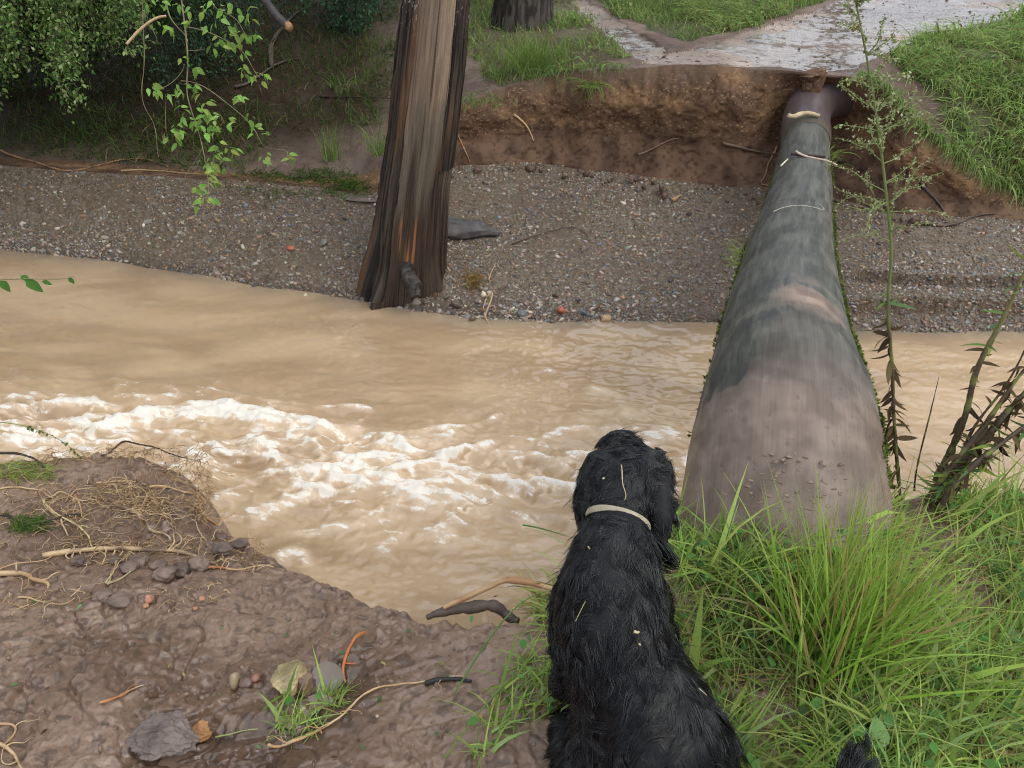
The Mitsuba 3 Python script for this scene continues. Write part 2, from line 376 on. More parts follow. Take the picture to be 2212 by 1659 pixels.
PL[..., 2] -= .02 * inroad.reshape(zc.shape)                # ruts and mud sit a little lower than the turf
PL[..., 2] += inroad.reshape(zc.shape) * .010 * fbm(PL[..., :2], (1.6, 2.2, 1), 2, 37)
PV, PF = grid_mesh(PL)
fr = inroad[PF].sum(1) >= 2
grassy = np.zeros(len(PV))
# where the plateau is grown over (outlines measured on the ground)
def onpl(px, z): return P(*np.array(px, float).T, z)[:, :2]
GRASSP = [
    (onpl([(1792, 170), (1850, 140), (1960, 102), (2080, 74), (2212, 48), (2600, -30), (2900, 200), (2900, 520), (2300, 470), (2150, 440), (2185, 410), (2172, 360), (2120, 302), (2040, 250), (1955, 218), (1895, 190), (1840, 176)], .98), 1.0),
    (onpl([(1270, -60), (1290, 20), (1390, 60), (1500, 85), (1620, 60), (1740, 18), (1850, -20), (1850, -120), (1200, -120)], 1.22), 1.0),
    (onpl([(1000, -60), (1005, 60), (1040, 120), (1120, 150), (1260, 140), (1380, 130), (1400, 100), (1290, 60), (1240, 10), (1240, -60)], 1.18), .5),
    (onpl([(-900, 240), (0, 240), (420, 260), (560, 210), (700, 190), (850, 200), (880, 140), (880, -60), (-900, -120)], .95), .26),
    (onpl([(-900, 345), (0, 345), (400, 360), (430, 300), (390, 250), (200, 240), (0, 240), (-900, 240)], .62), .32)]
def grass_density(xy):
    g = np.zeros(len(xy))
    w = xy + np.where(xy[:, :1] > 2, .10, .22) * np.stack([fbm(xy, 1.9, 4, 41), fbm(xy, 1.9, 4, 42)], 1)
    for poly, a in GRASSP: g = np.maximum(g, a * in_poly(poly, w))
    return g * (~(in_poly(ROAD, w) | in_poly(PATH, w)))
grassy = grass_density(PV[:, :2])
litter = sstep(-.5, -1.7, PV[:, 0] + .35 * fbm(PV[:, :2], .9, 3, 44)) * sstep(6.2, 6.9, PV[:, 1])  # mask where tree shade is painted into the left soil
def keep(f):
    k, inv = np.unique(f, return_inverse=True)
    return k, inv.reshape(-1, 3)
k, f = keep(PF[~fr]); FARBANK = (PV[k], f)
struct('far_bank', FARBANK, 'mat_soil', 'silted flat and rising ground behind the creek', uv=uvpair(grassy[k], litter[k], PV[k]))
k, f = keep(PF[fr]); TRACK = (PV[k], f)
struct('dirt_track', TRACK, 'mat_road', 'wet rutted dirt track with shining puddles above the washed out bank')

# ---------------------------------------------------------------- near side: mud bank
ZP = [(1220, 1590, .86), (0, 1659, .84), (600, 1500, .81), (900, 1450, .80), (1100, 1360, .80), (950, 1330, .75), (760, 1260, .70), (300, 1250, .68), (100, 1100, .57), (300, 975, .52), (430, 1100, .55), (600, 1220, .64), (0, 1000, .54),
      (-500, 1000, .54), (-600, 1400, .7), (1200, 1300, .82), (1470, 1130, .90), (1600, 1160, .90), (1900, 1080, .90), (1690, 1180, 1.02), (1560, 1180, .97), (1840, 1165, .97), (1700, 1270, .96), (2212, 1060, .86), (1700, 1300, .92), (2212, 1400, .92), (1700, 1659, .88), (2700, 1400, .9), (2700, 1060, .86), (1300, 1659, .86)]
zpx = np.array(ZP, float)
zxy = P(zpx[:, 0], zpx[:, 1], zpx[:, 2])
zxy = np.vstack([zxy, [[-3, -1, .9], [0, -1, .9], [3, -1, .95], [0, -5, 1.0], [-6, 0, .8], [6, 0, 1.0], [6, 3, .9], [-6, 3, .5]]])
ZRBF = RBFInterpolator(zxy[:, :2], zxy[:, 2], kernel='linear', smoothing=.02)
RIM = [(-2600, 930), (-900, 960), (-300, 985), (0, 988), (90, 978), (190, 966), (290, 962), (385, 990), (415, 1040), (440, 1105), (500, 1150), (560, 1180), (640, 1215), (740, 1248), (830, 1285), (930, 1318), (1020, 1330), (1110, 1318), (1190, 1290), (1260, 1230), (1330, 1170),
       (1420, 1130), (1480, 1115), (1600, 1080), (1750, 1062), (1900, 1050), (2050, 1050), (2212, 1048), (2700, 1040), (3600, 1020), (5200, 1000)]
rim = np.array(RIM, float)
rz = np.full(len(rim), .6)
for _ in range(8):
    rp = P(rim[:, 0], rim[:, 1], rz); rz = np.clip(ZRBF(rp[:, :2]), .4, 1.0)
RIMXY = np.vstack([rp[:, :2], [[9, -8], [-9, -8]]])
def seg_dist(xy, poly):
    best = np.full(len(xy), 9e9)
    for a, b in zip(poly[:-1], poly[1:]):
        ab = b - a; t = np.clip(((xy - a) @ ab) / (ab @ ab + 1e-12), 0, 1)
        best = np.minimum(best, ((xy - a - t[:, None] * ab) ** 2).sum(1))
    return np.sqrt(best)
LINE = lambda px, z: P(*np.array(px, float).T, z)[:, :2]
RILL = LINE([(560, 1659), (640, 1570), (720, 1500), (760, 1440)], .82)
RILL2 = LINE([(300, 1659), (400, 1600), (500, 1570), (620, 1560)], .82)
PUD = LINE([(668, 1480), (672, 1450), (690, 1428), (715, 1427), (740, 1445), (742, 1470), (725, 1490), (690, 1503)], .80)
def near_height(xy, fine=True):
    """height of the near bank over the plan, and its wetness"""
    z0 = ZRBF(xy)
    d = seg_dist(xy, RIMXY[:-2]) * np.where(contains_xy(Polygon(RIMXY), xy[:, 0], xy[:, 1]), 1, -1)
    d = d + .035 * fbm(xy, 4.5, 4, 51) + .012 * fbm(xy, 22, 2, 52)
    p3 = np.c_[xy, 0 * z0]
    warp = xy + .06 * np.stack([fbm(xy, 5, 3, 53), fbm(xy, 5, 3, 54)], 1)
    left = sstep(.25, -.25, xy[:, 0] - .1)                   # churned mud on the left, smoother silt towards the dog
    silt = sstep(.5, .0, np.hypot(xy[:, 0] + .12, (xy[:, 1] - 1.12) * 1.1) - .12)
    b = fbm(warp, 6.5, 4, 55)
    tv_ = b * 4.5; terr = np.floor(tv_) + sstep(.55, 1.0, tv_ - np.floor(tv_))
    cl = fbm(warp, 15, 4, 56)
    rid = 1 - np.abs(fbm(warp, 11, 3, 57)); 
    pits = sstep(.28, .55, fbm(xy, 24, 2, 58))
    rough = (.035 * fbm(xy, 2.4, 3, 59) + .016 * terr * sstep(2.0, 1.2, xy[:, 1]) + .005 * cl + .0024 * fbm(xy, 40, 3, 60) + .0024 * fbm(xy, 95, 2, 64) - .012 * sstep(.90, .99, rid) - .009 * pits) * (1 - .72 * silt)
    rough = rough + silt * .003 * fbm(xy, 60, 2, 61)
    rough = rough * (.35 + .65 * sstep(1.1, .45, xy[:, 0]))
    lumps = np.clip(fbm(xy, 17, 3, 62), 0, 1)
    rough = rough + .05 * lumps * sstep(.16, .0, np.abs(d - .07)) * left      # clods slumping along the rim
    edge = sstep(.03, -.30, d)
    z = z0 + rough - 1.35 * edge - .035 * sstep(.14, .0, d)
    dr_ = np.minimum(seg_dist(xy, RILL), seg_dist(xy, RILL2) * 1.5)
    z = z - .022 * np.exp(-(dr_ / .05) ** 2)
    pc_ = PUD.mean(0); rp_ = np.hypot(*(xy - pc_).T)
    z = z - .03 * np.exp(-(rp_ / .065) ** 2)
    wet = .9 * np.exp(-(dr_ / (.065 + .02 * (1 + fbm(xy, 9, 2, 63)))) ** 2) + .7 * np.exp(-(rp_ / .085) ** 2) + .55 * sstep(.02, -.1, d) + .35 * sstep(.2, .7, -cl) * left
    return z, np.clip(wet, 0, 1), d
ucol = np.r_[np.linspace(-2600, -260, 40), np.arange(-250, 1500, 3.6), np.arange(1500, 2420, 9), np.linspace(2450, 5200, 40)]
vrow = np.r_[np.arange(885, 1780, 3.3), np.linspace(1790, 2500, 40)]
NG = P(*np.meshgrid(ucol, vrow, indexing='ij'), .72)[..., :2]
back = NG[:, -1:, :] + np.stack([0 * np.geomspace(.2, 6, 12), -np.geomspace(.2, 6, 12)], 1)[None]
NG = np.concatenate([NG, back], 1)
nz, nwet, nd = near_height(NG.reshape(-1, 2))
NV = np.c_[NG.reshape(-1, 2), nz]
NQ = quads(NG.shape[0], NG.shape[1])[:, ::-1]
NF = np.vstack([NQ[:, [0, 1, 2]], NQ[:, [0, 2, 3]]])
NF = NF[(NV[NF][:, :, 2] > -.5).any(1)]
MUD = (NV, NF)
struct('mud_bank', MUD, 'mat_mud', 'churned wet brown mud bank in the foreground', uv=uvpair(nwet, nd, NV))
# the land under everything, out to the horizon
gx = np.r_[-400, -60, -20, 20, 60, 400]
struct('ground', grid_mesh(np.stack([*np.meshgrid(gx, gx, indexing='xy'), np.full((6, 6), -.9)], -1)), 'mat_soil', uv=np.zeros((36, 2)))

_gz = cKDTree(NV[::3, :2])
def near_z(xy):
    xy = np.atleast_2d(xy); d, i = _gz.query(xy, k=4)
    w = 1 / (d + 1e-4); return (NV[::3, 2][i] * w).sum(1) / w.sum(1)
# where a sight line meets the ground
_allv = np.vstack([NV[nd > -.05], GB[0], CUTM[0], PV])
_side = np.r_[np.zeros((nd > -.05).sum()), np.ones(len(GB[0]) + len(CUTM[0]) + len(PV))]
_pu, _pv, _pt = project(_allv)
_ok = (_pt > .3) & (_pu > -600) & (_pu < 2900) & (_pv > -120) & (_pv < 2300)
_allv, _pu, _pv, _pt = _allv[_ok], _pu[_ok], _pv[_ok], _pt[_ok]
_kd = cKDTree(np.c_[_pu, _pv])
def G(u, v, lift=0.0):
    uv = np.atleast_2d(np.c_[u, v]); d, i = _kd.query(uv, k=12)
    ok = d < (d[:, :1] + 7)
    t = np.where(ok, _pt[i], 1e9); j = i[np.arange(len(i)), t.argmin(1)]
    p = CAM + ray(uv[:, 0], uv[:, 1]) * _pt[j][:, None]
    p[:, 2] += lift
    return p

# ---------------------------------------------------------------- the creek
wu = np.r_[np.linspace(-3000, -130, 60), np.arange(-120, 2340, 3.4), np.linspace(2360, 4200, 40)]
wv = np.r_[np.linspace(400, 520, 20), np.arange(523, 1330, 2.6), np.linspace(1340, 1700, 30)]
WG = P(*np.meshgrid(wu, wv, indexing='ij'), 0.0)
wxy = WG[..., :2].reshape(-1, 2)
flow = np.array([math.cos(math.radians(-9)), math.sin(math.radians(-9))]); crs = np.array([-flow[1], flow[0]])
def fl(xy, a, b): return np.stack([xy @ flow * a, xy @ crs * b], 1)
wp = wxy + .10 * np.stack([fbm(fl(wxy, 1.2, 2.4), 1, 3, 71), fbm(fl(wxy, 1.2, 2.4), 1, 3, 72)], 1)
def rapid_zone(xy):
    line = LINE([(-300, 930), (150, 930), (450, 960), (800, 1020), (1150, 1030), (1420, 1020)], 0)
    return np.exp(-(seg_dist(xy, line) / .43) ** 2)
zone = rapid_zone(wxy)
calm = .014 * fbm(fl(wp, 1.6, 4.0), 1, 3, 73) + .006 * fbm(fl(wp, 6, 13), 1, 3, 74) + .0050 * fbm(fl(wp, 18, 34), 1, 2, 75) + .0016 * fbm(fl(wp, 46, 66), 1, 2, 84)
b1 = fbm(fl(wp, 2.3, 5.6), 1, 4, 76); b2 = fbm(fl(wp, 5.2, 13), 1, 3, 77)
chop = .060 * (1 - np.abs(b1) * 2.2) + .018 * (1 - np.abs(b2) * 2) + .008 * fbm(fl(wp, 26, 34), 1, 3, 78)
wz = calm + zone * chop
b3 = fbm(fl(wp, 10, 24), 1, 3, 83)
foam = zone * (sstep(.80, 1.0, 1 - np.abs(b1)) * .50 + sstep(.80, 1.0, 1 - np.abs(b2)) * .34 + sstep(.78, 1.0, 1 - np.abs(b3)) * .22 + .16 * fbm(fl(wp, 14, 20), 1, 3, 79))
STREAKS = [  # crests of broken water: outline on the water plane, half width (m), strength
    ([(165, 968), (225, 945), (275, 918), (340, 898), (430, 888), (500, 888)], .030, 1.0), ([(500, 890), (560, 912), (640, 922), (705, 936)], .045, .85), ([(330, 905), (430, 905), (520, 905), (590, 930)], .055, .65),
    ([(-80, 890), (60, 889), (180, 885), (260, 886)], .030, .75), ([(-80, 965), (60, 966), (160, 972)], .035, .85), ([(0, 935), (70, 950)], .03, .5), ([(690, 885), (740, 876), (800, 884)], .02, .45),
    ([(690, 945), (760, 930), (810, 945)], .05, .55), ([(745, 1000), (790, 972), (860, 965), (905, 985)], .03, .75), ([(870, 1040), (950, 1010), (1010, 985), (1060, 965)], .025, .8), ([(950, 935), (1010, 925), (1060, 905)], .02, .5),
    ([(480, 1085), (560, 1045), (640, 1030), (740, 1040)], .03, .5), ([(540, 1120), (640, 1090), (720, 1060), (800, 1070)], .03, .5), ([(850, 1070), (930, 1075), (1000, 1060), (1080, 1085)], .03, .6),
    ([(920, 1100), (1000, 1090), (1050, 1070)], .04, .6), ([(1060, 1010), (1130, 1000), (1180, 1015)], .02, .45), ([(1080, 1080), (1150, 1062), (1230, 1060)], .03, .5), ([(590, 1190), (620, 1180), (640, 1195)], .035, .7),
    ([(480, 985), (560, 990), (620, 1000)], .025, .45), ([(1290, 850), (1340, 870), (1330, 900)], .05, .38), ([(1060, 880), (1130, 870), (1180, 885)], .05, .25), ([(1180, 950), (1260, 930), (1340, 945), (1420, 930)], .03, .45), ([(1250, 985), (1340, 1000), (1440, 985)], .03, .4), ([(1120, 1130), (1180, 1110), (1240, 1125)], .03, .4), ([(560, 1160), (680, 1140), (780, 1150)], .025, .4), ([(840, 1180), (900, 1170), (960, 1185)], .04, .35), ([(1100, 800), (1160, 795), (1210, 805)], .04, .22)]
wz0 = wz.copy()
for px, hw, a in STREAKS:
    L_ = LINE(px, 0)
    dd_ = seg_dist(wp, np.asarray(smooth_path(np.c_[L_, 0 * L_[:, 0]], 14))[:, :2])
    g = np.exp(-(dd_ / hw) ** 2)
    foam = foam + a * g * (.72 + .55 * b2) 
    wz = wz + .030 * a * np.exp(-(dd_ / (hw * 1.3)) ** 2)
foam = np.clip(foam, 0, 1)
wz = wz + np.clip(foam, 0, 1) * .014 * fbm(wxy, 30, 3, 80)
# shallow rim where the bed shows through at the far shore
shw = np.zeros(len(wxy))
kdw = cKDTree(Wp[:, :2]); dsh, _ = kdw.query(wxy)
shw = np.exp(-(dsh / .16) ** 1.5) * (.75 + .35 * fbm(wxy, 5, 3, 81))
wz = wz * (1 - .8 * np.exp(-dsh / .12))
WGV = np.c_[wxy, wz]
WQ = quads(WG.shape[0], WG.shape[1])[:, ::-1]
WATER = (WGV, np.vstack([WQ[:, [0, 1, 2]], WQ[:, [0, 2, 3]]]))
struct('creek_water', WATER, 'mat_water', 'fast brown flood water with white foaming rapids', uv=uvpair(foam, np.clip(shw, 0, 1), WGV))
# standing puddles
def puddle(px, z, label, mat='mat_puddle'):
    L_ = LINE(px, z); L_ = smooth_path(np.c_[np.vstack([L_, L_[:1]]), np.zeros(len(L_) + 1)], 40)[:-1, :2]
    c = L_.mean(0)
    v = np.vstack([np.c_[L_, np.full(len(L_), z)], [[c[0], c[1], z]]]); n = len(L_)
    i = np.arange(n)
    return struct('puddle', (v, np.stack([i, (i + 1) % n, np.full(n, n)], 1)), mat, label, smooth=False)
# ================================================================ the pipe over the creek
PIPE_LR = [(300, 1690, 1790), (380, 1672, 1792), (480, 1640, 1797), (550, 1612, 1800), (620, 1588, 1808), (700, 1562, 1822), (800, 1535, 1850), (900, 1505, 1884), (1000, 1482, 1900), (1100, 1470, 1915), (1200, 1455, 1928)]
pm = np.array(PIPE_LR, float)
k_ = 2 * FP / (pm[:, 2] - pm[:, 1])
pt_ = .3694 * k_ / (1 + .0366 * k_)
pr_ = (.3694 - .0366 * pt_) * .97
pcen = PD((pm[:, 1] + pm[:, 2]) / 2, pm[:, 0], pt_)
order = np.argsort(-pt_); pcen, pr_ = pcen[order], pr_[order]
pcen, pr_ = pcen[:-1], pr_[:-1]
dlast = (pcen[-1] - pcen[-2]) / np.linalg.norm(pcen[-1] - pcen[-2])
pcen = np.vstack([pcen, pcen[-1] + dlast * .07 + [0, 0, -.07], pcen[-1] + dlast * .12 + [0, 0, -.60]]); pr_ = np.r_[pr_, pr_[-1] + .005, pr_[-1] + .005]
axis_far = pcen[0]
npth, nang = 360, 132
pl = np.linspace(0, 1, npth)
dpar = np.r_[0, np.cumsum(np.linalg.norm(np.diff(pcen, axis=0), axis=1))]
cen = np.stack([gaussian_filter(PchipInterpolator(dpar, pcen[:, i])(pl * dpar[-1]), 9, mode='nearest') for i in range(3)], 1)
cen[0] = pcen[0]; 
rad = gaussian_filter(np.interp(pl * dpar[-1], dpar, pr_), 10, mode='nearest')
def swept(cen, rad, nang, seed, amp):
    t = np.gradient(cen, axis=0); t /= np.linalg.norm(t, axis=1, keepdims=True)
    side = np.cross(t, [0, 0, 1.0]); side /= np.linalg.norm(side, axis=1, keepdims=True); upv = np.cross(side, t)
    a = np.linspace(0, 2 * np.pi, nang)
    dirs = np.cos(a)[None, :, None] * side[:, None] + np.sin(a)[None, :, None] * upv[:, None]
    q = cen[:, None] + dirs * rad[:, None, None]
    dsp = amp * fbm(q, 3.0, 3, seed) + amp * .25 * fbm(q, 14, 3, seed + 1)
    dsp[:, -1] = dsp[:, 0]
    X = cen[:, None] + dirs * (rad[:, None] + dsp)[..., None]
    s = np.r_[0, np.cumsum(np.linalg.norm(np.diff(cen, axis=0), axis=1))]
    return X, np.stack(np.broadcast_arrays(a[None] / (2 * np.pi), s[:, None]), -1)
PX, PUV = swept(cen, rad, nang, 101, .008)
crust = sstep(2.6, 1.9, PX[..., 1]) * sstep(-.1, .5, (PX - cen[:, None])[..., 2] / rad[:, None])      # mud dried on top of the near end
PX = PX + (crust * (.010 * fbm(PX, 9, 3, 107) + .005 * fbm(PX, 34, 3, 108)))[..., None] * ((PX - cen[:, None]) / rad[:, None, None])
def onpipe(u, v):
    d = ray(u, v); best = None
    w = cen - CAM; t = w @ d / (d @ d); m = np.linalg.norm(CAM + t[:, None] * d - cen, axis=1) / rad
    i = m.argmin(); half = np.sqrt(max(0, 1 - m[i] ** 2)) * rad[i]
    return CAM + d * (t[i] - half / np.linalg.norm(d) / .8)
sp1, sp2, sp3, sp4 = onpipe(1735, 712), onpipe(1720, 850), onpipe(1700, 1010), onpipe(1705, 918)
def pipe_cols(p, n, uv):
    st = FB(uv.x * 60, uv.y * 6 + uv.x * 9, 3, octaves=4)
    fi = FB(uv.x * 240, uv.y * 12, 7, octaves=2)
    blot = FB(p.x * 7, p.y * 7, p.z * 7, octaves=4)
    big = FB(p.x * 4.2, p.y * 3.2, p.z * 4, octaves=4)
    c = MIX((.044, .045, .039), (.098, .096, .083), S(.3, .7, st * .5 + blot * .5))
    c = MIX(c, (.15, .14, .115), S(.60, .85, fi * .5 + st * .5) * .45)
    def spot(q, rx, ry): return dr.exp(-(dr.square((p.x - float(q[0])) / rx) + dr.square((p.y - float(q[1])) / ry)) * 1.2)
    m = 1.3 * spot(sp1, .12, .16) + 1.1 * spot(sp2, .16, .24) + 1.25 * spot(sp3, .30, .24) - 1.3 * spot(sp4, .06, .06)
    m = m + .95 * S(2.0, 1.7, p.y) + .22 * S(3.4, 2.2, p.y)
    left = S(.12, .0, dr.abs(uv.x - .40)) * S(2.2, 4.0, p.y) * .75
    m = S(.42, .62, m + (big - .5) * 1.3 + (st - .5) * .35 + left + .9 * S(.58, .70, blot) * S(3.3, 2.4, p.y) - .75 * S(.60, .72, FB(p.x * 6 + 9, p.y * 5, p.z * 6, octaves=4)))
    tops = mi.Float(S(.55, .93, n.z)); tops = tops + (1 - tops) * S(2.05, 1.7, p.y) * .58
    tops = dr.maximum(tops, mi.Float(spot(sp1, .11, .17)))
    mud = MIX((.175, .118, .090), (.30, .215, .170), S(.3, .7, FB(p.x * 13, p.y * 13, p.z * 13, octaves=3)))
    sc = FB(uv.x * 420, uv.y * 14, 11, octaves=3)
    mud = MIX(mud, mud * .55, S(.66, .80, FB(p.x * 60, p.y * 44, p.z * 60, octaves=3)) * .6)
    mud = mud * (.88 + .22 * sc)
    c = c * (.72 + .5 * sc)
    c = MIX(c, mud, m * (.12 + .88 * tops) * .97)
    moss = S(.50, .64, FB(p.x * 21, p.y * 21, p.z * 21, octaves=3)) * S(.35, .05, dr.abs(n.z - .05))
    return MIX(c, (.075, .095, .022), moss * .75)
scene['mat_pipe'] = two({'type': 'principled', 'base_color': mikit.proc(pipe_cols), 'roughness': mikit.proc(lambda p, n, uv: .40 + .32 * FB(uv.x * 40, uv.y * 7, 1, octaves=2)), 'specular': .34})
pipe = thing('pipe', 'thick old dark grey pipe caked with mud, spanning the creek to the far bank', 'pipe')
v, f = grid_mesh(PX)
add('barrel', (v, f), 'mat_pipe', pipe, uv=PUV.reshape(-1, 2))
# elbow at the far end, turning right into the bank
ax = cen[0] - cen[6]; ax /= np.linalg.norm(ax)
e0 = cen[0]; rr = rad[0]
elb = smooth_path([e0 - ax * .02, e0 + ax * .18 + [-.01, 0, .02], e0 + ax * .40 + [.02, 0, .085], e0 + ax * .52 + [.16, 0, .10], e0 + ax * .56 + [.36, .05, .08], e0 + ax * .56 + [.62, .10, .06]], 60)
er = rr * np.interp(np.linspace(0, 1, 60), [0, .1, .2, .55, 1], [1.07, 1.07, 1.03, 1.0, .95])
EX, EUV = swept(elb, er, 56, 103, .006)
def elbow_col(p, n, uv):
    c = MIX((.055, .04, .042), (.12, .09, .088), FB(p.x * 9, p.y * 9, p.z * 9, octaves=3))
    return MIX(c, (.16, .105, .075), S(.5, .7, FB(p.x * 5 + 3, p.y * 5, p.z * 5, octaves=3)) * S(.3, .9, n.z) * .8)
scene['mat_elbow'] = two({'type': 'principled', 'base_color': mikit.proc(elbow_col), 'roughness': .34, 'specular': .5})
tag(add('elbow', grid_mesh(EX), 'mat_elbow', pipe, uv=EUV.reshape(-1, 2)), 'smooth purplish bend at the far end of the pipe')
ci = np.linspace(0, 1, 14)
colr = rr * (1.03 + .04 * np.sin(np.pi * ci))
ccen = e0[None] - ax[None] * .10 + ax[None] * (.15 * ci)[:, None]
CX, CUV = swept(ccen, colr, 56, 105, .004)
def collar_col(p, n, uv):
    a = FB(p.x * 30, p.y * 30, p.z * 30, octaves=3)
    return MIX((.07, .055, .04), (.27, .19, .11), S(.35, .65, a) * S(-.1, .7, n.z))
scene['mat_collar'] = two({'type': 'principled', 'base_color': mikit.proc(collar_col), 'roughness': .7})
tag(add('joint', grid_mesh(CX), 'mat_collar', pipe, uv=CUV.reshape(-1, 2)), 'joint of the pipe covered with brown flood litter')
# moss along both flanks and mud clods near the near end
rng = np.random.default_rng(7)
def pipe_surface(n, s0, s1, a0, a1):
    i = rng.uniform(s0, s1, n) * (npth - 1); j = (rng.uniform(a0, a1, n) % 1) * (nang - 1)
    i, j = i.astype(int), j.astype(int)
    p = PX[i, j]; nn = p - cen[i]; nn /= np.linalg.norm(nn, axis=1, keepdims=True)
    return p, nn
mp, mn = [], []
for s0, s1, a0, a1, n in ((.30, .95, .42, .56, 5200), (.15, .9, -.05, .045, 2600), (.12, .3, .40, .5, 500)):
    p, nn = pipe_surface(n, s0, s1, a0, a1); mp.append(p); mn.append(nn)
mp, mn = np.vstack(mp), np.vstack(mn)
kk = fbm(mp, 7, 3, 110) + 1.2 * fbm(mp, 2.2, 2, 111) + .25 * rng.normal(size=len(mp)) > .18
mp, mn = mp[kk], mn[kk]
mv, mf = scatter(QUADLEAF, mp, frames(mn + .9 * rng.normal(size=mn.shape), mn + .5 * rng.normal(size=mn.shape)), rng.uniform(.009, .021, len(mp)))
add('moss', (mv, mf), 'mat_leaf', pipe, smooth=False, color=np.repeat(blend_colors(rng, len(mp), [(.10, .15, .03), (.07, .10, .02), (.16, .20, .05), (.06, .07, .02)]), 4, 0), kind='stuff', label='green moss along the flanks of the pipe')

def lump_proto(seed, sub=1, rough=.25, flat=(1, .8, .6)):
    m = trimesh.creation.icosphere(subdivisions=sub)
    v = np.array(m.vertices)
    v = v * (1 + rough * fbm(v, 1.3, 2, seed)[:, None]) * np.array(flat)
    return v, np.array(m.faces)
cp = []
for u0, v0, su, sv, n in ((1690, 985, 30, 18, 16), (1660, 1030, 20, 8, 10), (1690, 1085, 60, 14, 34), (1800, 1010, 25, 25, 14), (1730, 880, 14, 30, 12), (1730, 820, 10, 20, 9), (1720, 1020, 60, 40, 36)):
    for _ in range(n): cp.append(onpipe(u0 + su * rng.normal(), v0 + sv * rng.normal()))
cp = np.array(cp)
cmesh = cat_meshes([scatter(lump_proto(s, 1, .5, (1, .6, .4)), cp[s::4], rand_rot(rng, len(cp[s::4])) * .35 + np.eye(3) * .65, rng.uniform(.004, .011, len(cp[s::4]))) for s in range(4)])
def clod_col(p, n, uv): return MIX((.06, .036, .028), (.13, .08, .06), FB(p.x * 40, p.y * 40, p.z * 40, octaves=2))
def clod2_col(p, n, uv): return MIX((.10, .066, .048), (.24, .165, .12), FB(p.x * 60, p.y * 60, p.z * 60, octaves=2))
scene['mat_clod2'] = two({'type': 'principled', 'base_color': mikit.proc(clod2_col), 'roughness': .45, 'specular': .45})
scene['mat_clod'] = two({'type': 'principled', 'base_color': mikit.proc(clod_col), 'roughness': .5, 'specular': .4})
add('mud_clods', cmesh, 'mat_clod2', pipe, kind='stuff', label='small dark mud clods stuck on top of the near end')

# ================================================================ helpers for sticks, roots, stems
PALE, TAN, ORANGE, DARK, BROWN, GREENISH = (.46, .33, .19), (.36, .23, .12), (.38, .15, .055), (.035, .026, .022), (.13, .085, .055), (.30, .31, .10)
def col_tube(path, r, sides, col, rng, col2=None, lump=.25):
    v, f = tube(path, r, sides, lump=lump, seed=int(rng.integers(1000)))
    n = fbm(v, (70, 70, 70), 2, 5)[:, None] * .5 + .5
    c = np.array(col)[None] * (.75 + .5 * n)
    if col2 is not None:
        w = sstep(.42, .62, fbm(v, 18, 3, int(rng.integers(99)))[:, None] * .5 + .5); c = c * (1 - w) + np.array(col2) * w
    return v, f, np.clip(c, 0, 1)
def lie(px, r, wig=.004, n=None, lift=.4, near=True):
    """a path over the ground through measured points"""
    px = np.array(px, float)
    p = G(px[:, 0], px[:, 1])
    n = n or max(8, int(np.linalg.norm(np.diff(px, axis=0), axis=1).sum() / 7))
    q = smooth_path(p, n)
    q = q + wig * np.stack([fbm(q, 28, 2, 1), fbm(q, 28, 2, 2), .5 * fbm(q, 28, 2, 3)], 1)
    if near: q[:, 2] = np.maximum(q[:, 2], near_z(q[:, :2])) + r * lift
    else: q[:, 2] += r * lift
    return q
def taper(n, r, a=1.0, b=.35): return r * np.linspace(a, b, n)

# ================================================================ dead trunk standing in the gravel
tb = G([885], [600])[0]; TY = tb[1] + .10
TE = np.array([(-420, 925, 1030), (-150, 898, 1020), (0, 880, 1010), (150, 862, 1000), (300, 845, 985), (400, 830, 972), (480, 818, 968), (560, 808, 964), (620, 802, 964), (700, 800, 966)], float)
tc = PY((TE[:, 1] + TE[:, 2]) / 2, TE[:, 0], TY)
tw = np.abs(PY(TE[:, 2], TE[:, 0], TY)[:, 0] - PY(TE[:, 1], TE[:, 0], TY)[:, 0]) / 2
o_ = np.argsort(tc[:, 2]); zz = np.r_[np.linspace(-.25, 2.3, 300), np.linspace(2.32, min(tc[:, 2].max(), 5.2), 60)]
def axis_at(z): return np.stack([np.interp(z, tc[o_, 2], tc[o_, 0]), np.full_like(z, TY), z], -1)
def rad_at(z): return np.interp(z, tc[o_, 2], tw[o_])
ta = np.linspace(0, 2 * np.pi, 260)
def trunk_r(a, z, seed=0):
    q = np.stack([np.cos(a) * 1.0, np.sin(a) * 1.0, z * .35], -1)
    flute = .05 * fbm(q, (2.2, 2.2, 1.2), 3, 131) + .022 * fbm(q, (11, 11, .9), 3, 132) + .035 * fbm(q, (34, 34, 1.6), 3, 133) - .045 * sstep(.35, .6, fbm(q, (17, 17, .5), 3, 134))
    da = lambda deg: np.abs((a - math.radians(deg) + np.pi) % (2 * np.pi) - np.pi)
    flare = .27 * np.exp(-(da(200) / .34) ** 2) * sstep(.62, .02, z) + .45 * np.exp(-(da(232) / .20) ** 2) * sstep(.28, -.05, z) + .30 * np.exp(-(da(318) / .30) ** 2) * sstep(.35, -.05, z) + .35 * np.exp(-(da(95) / .5) ** 2) * sstep(.4, 0, z)
    flare = flare * (1 + .5 * fbm(q, (14, 14, 4), 3, 135)) - .22 * np.exp(-(da(222) / .10) ** 2) * sstep(.75, .2, z)
    return rad_at(z) * (1 + flute + flare)
A_, Z_ = np.meshgrid(ta, zz, indexing='ij'); A_ = A_.T; Z_ = Z_.T
rr_ = trunk_r(A_, Z_); rr_[:, -1] = rr_[:, 0]
TX = axis_at(Z_) + rr_[..., None] * np.stack([np.cos(A_), np.sin(A_), 0 * A_], -1)
dead = thing('dead_tree', 'tall dead barkless trunk standing in the gravel at the water edge', 'dead tree')
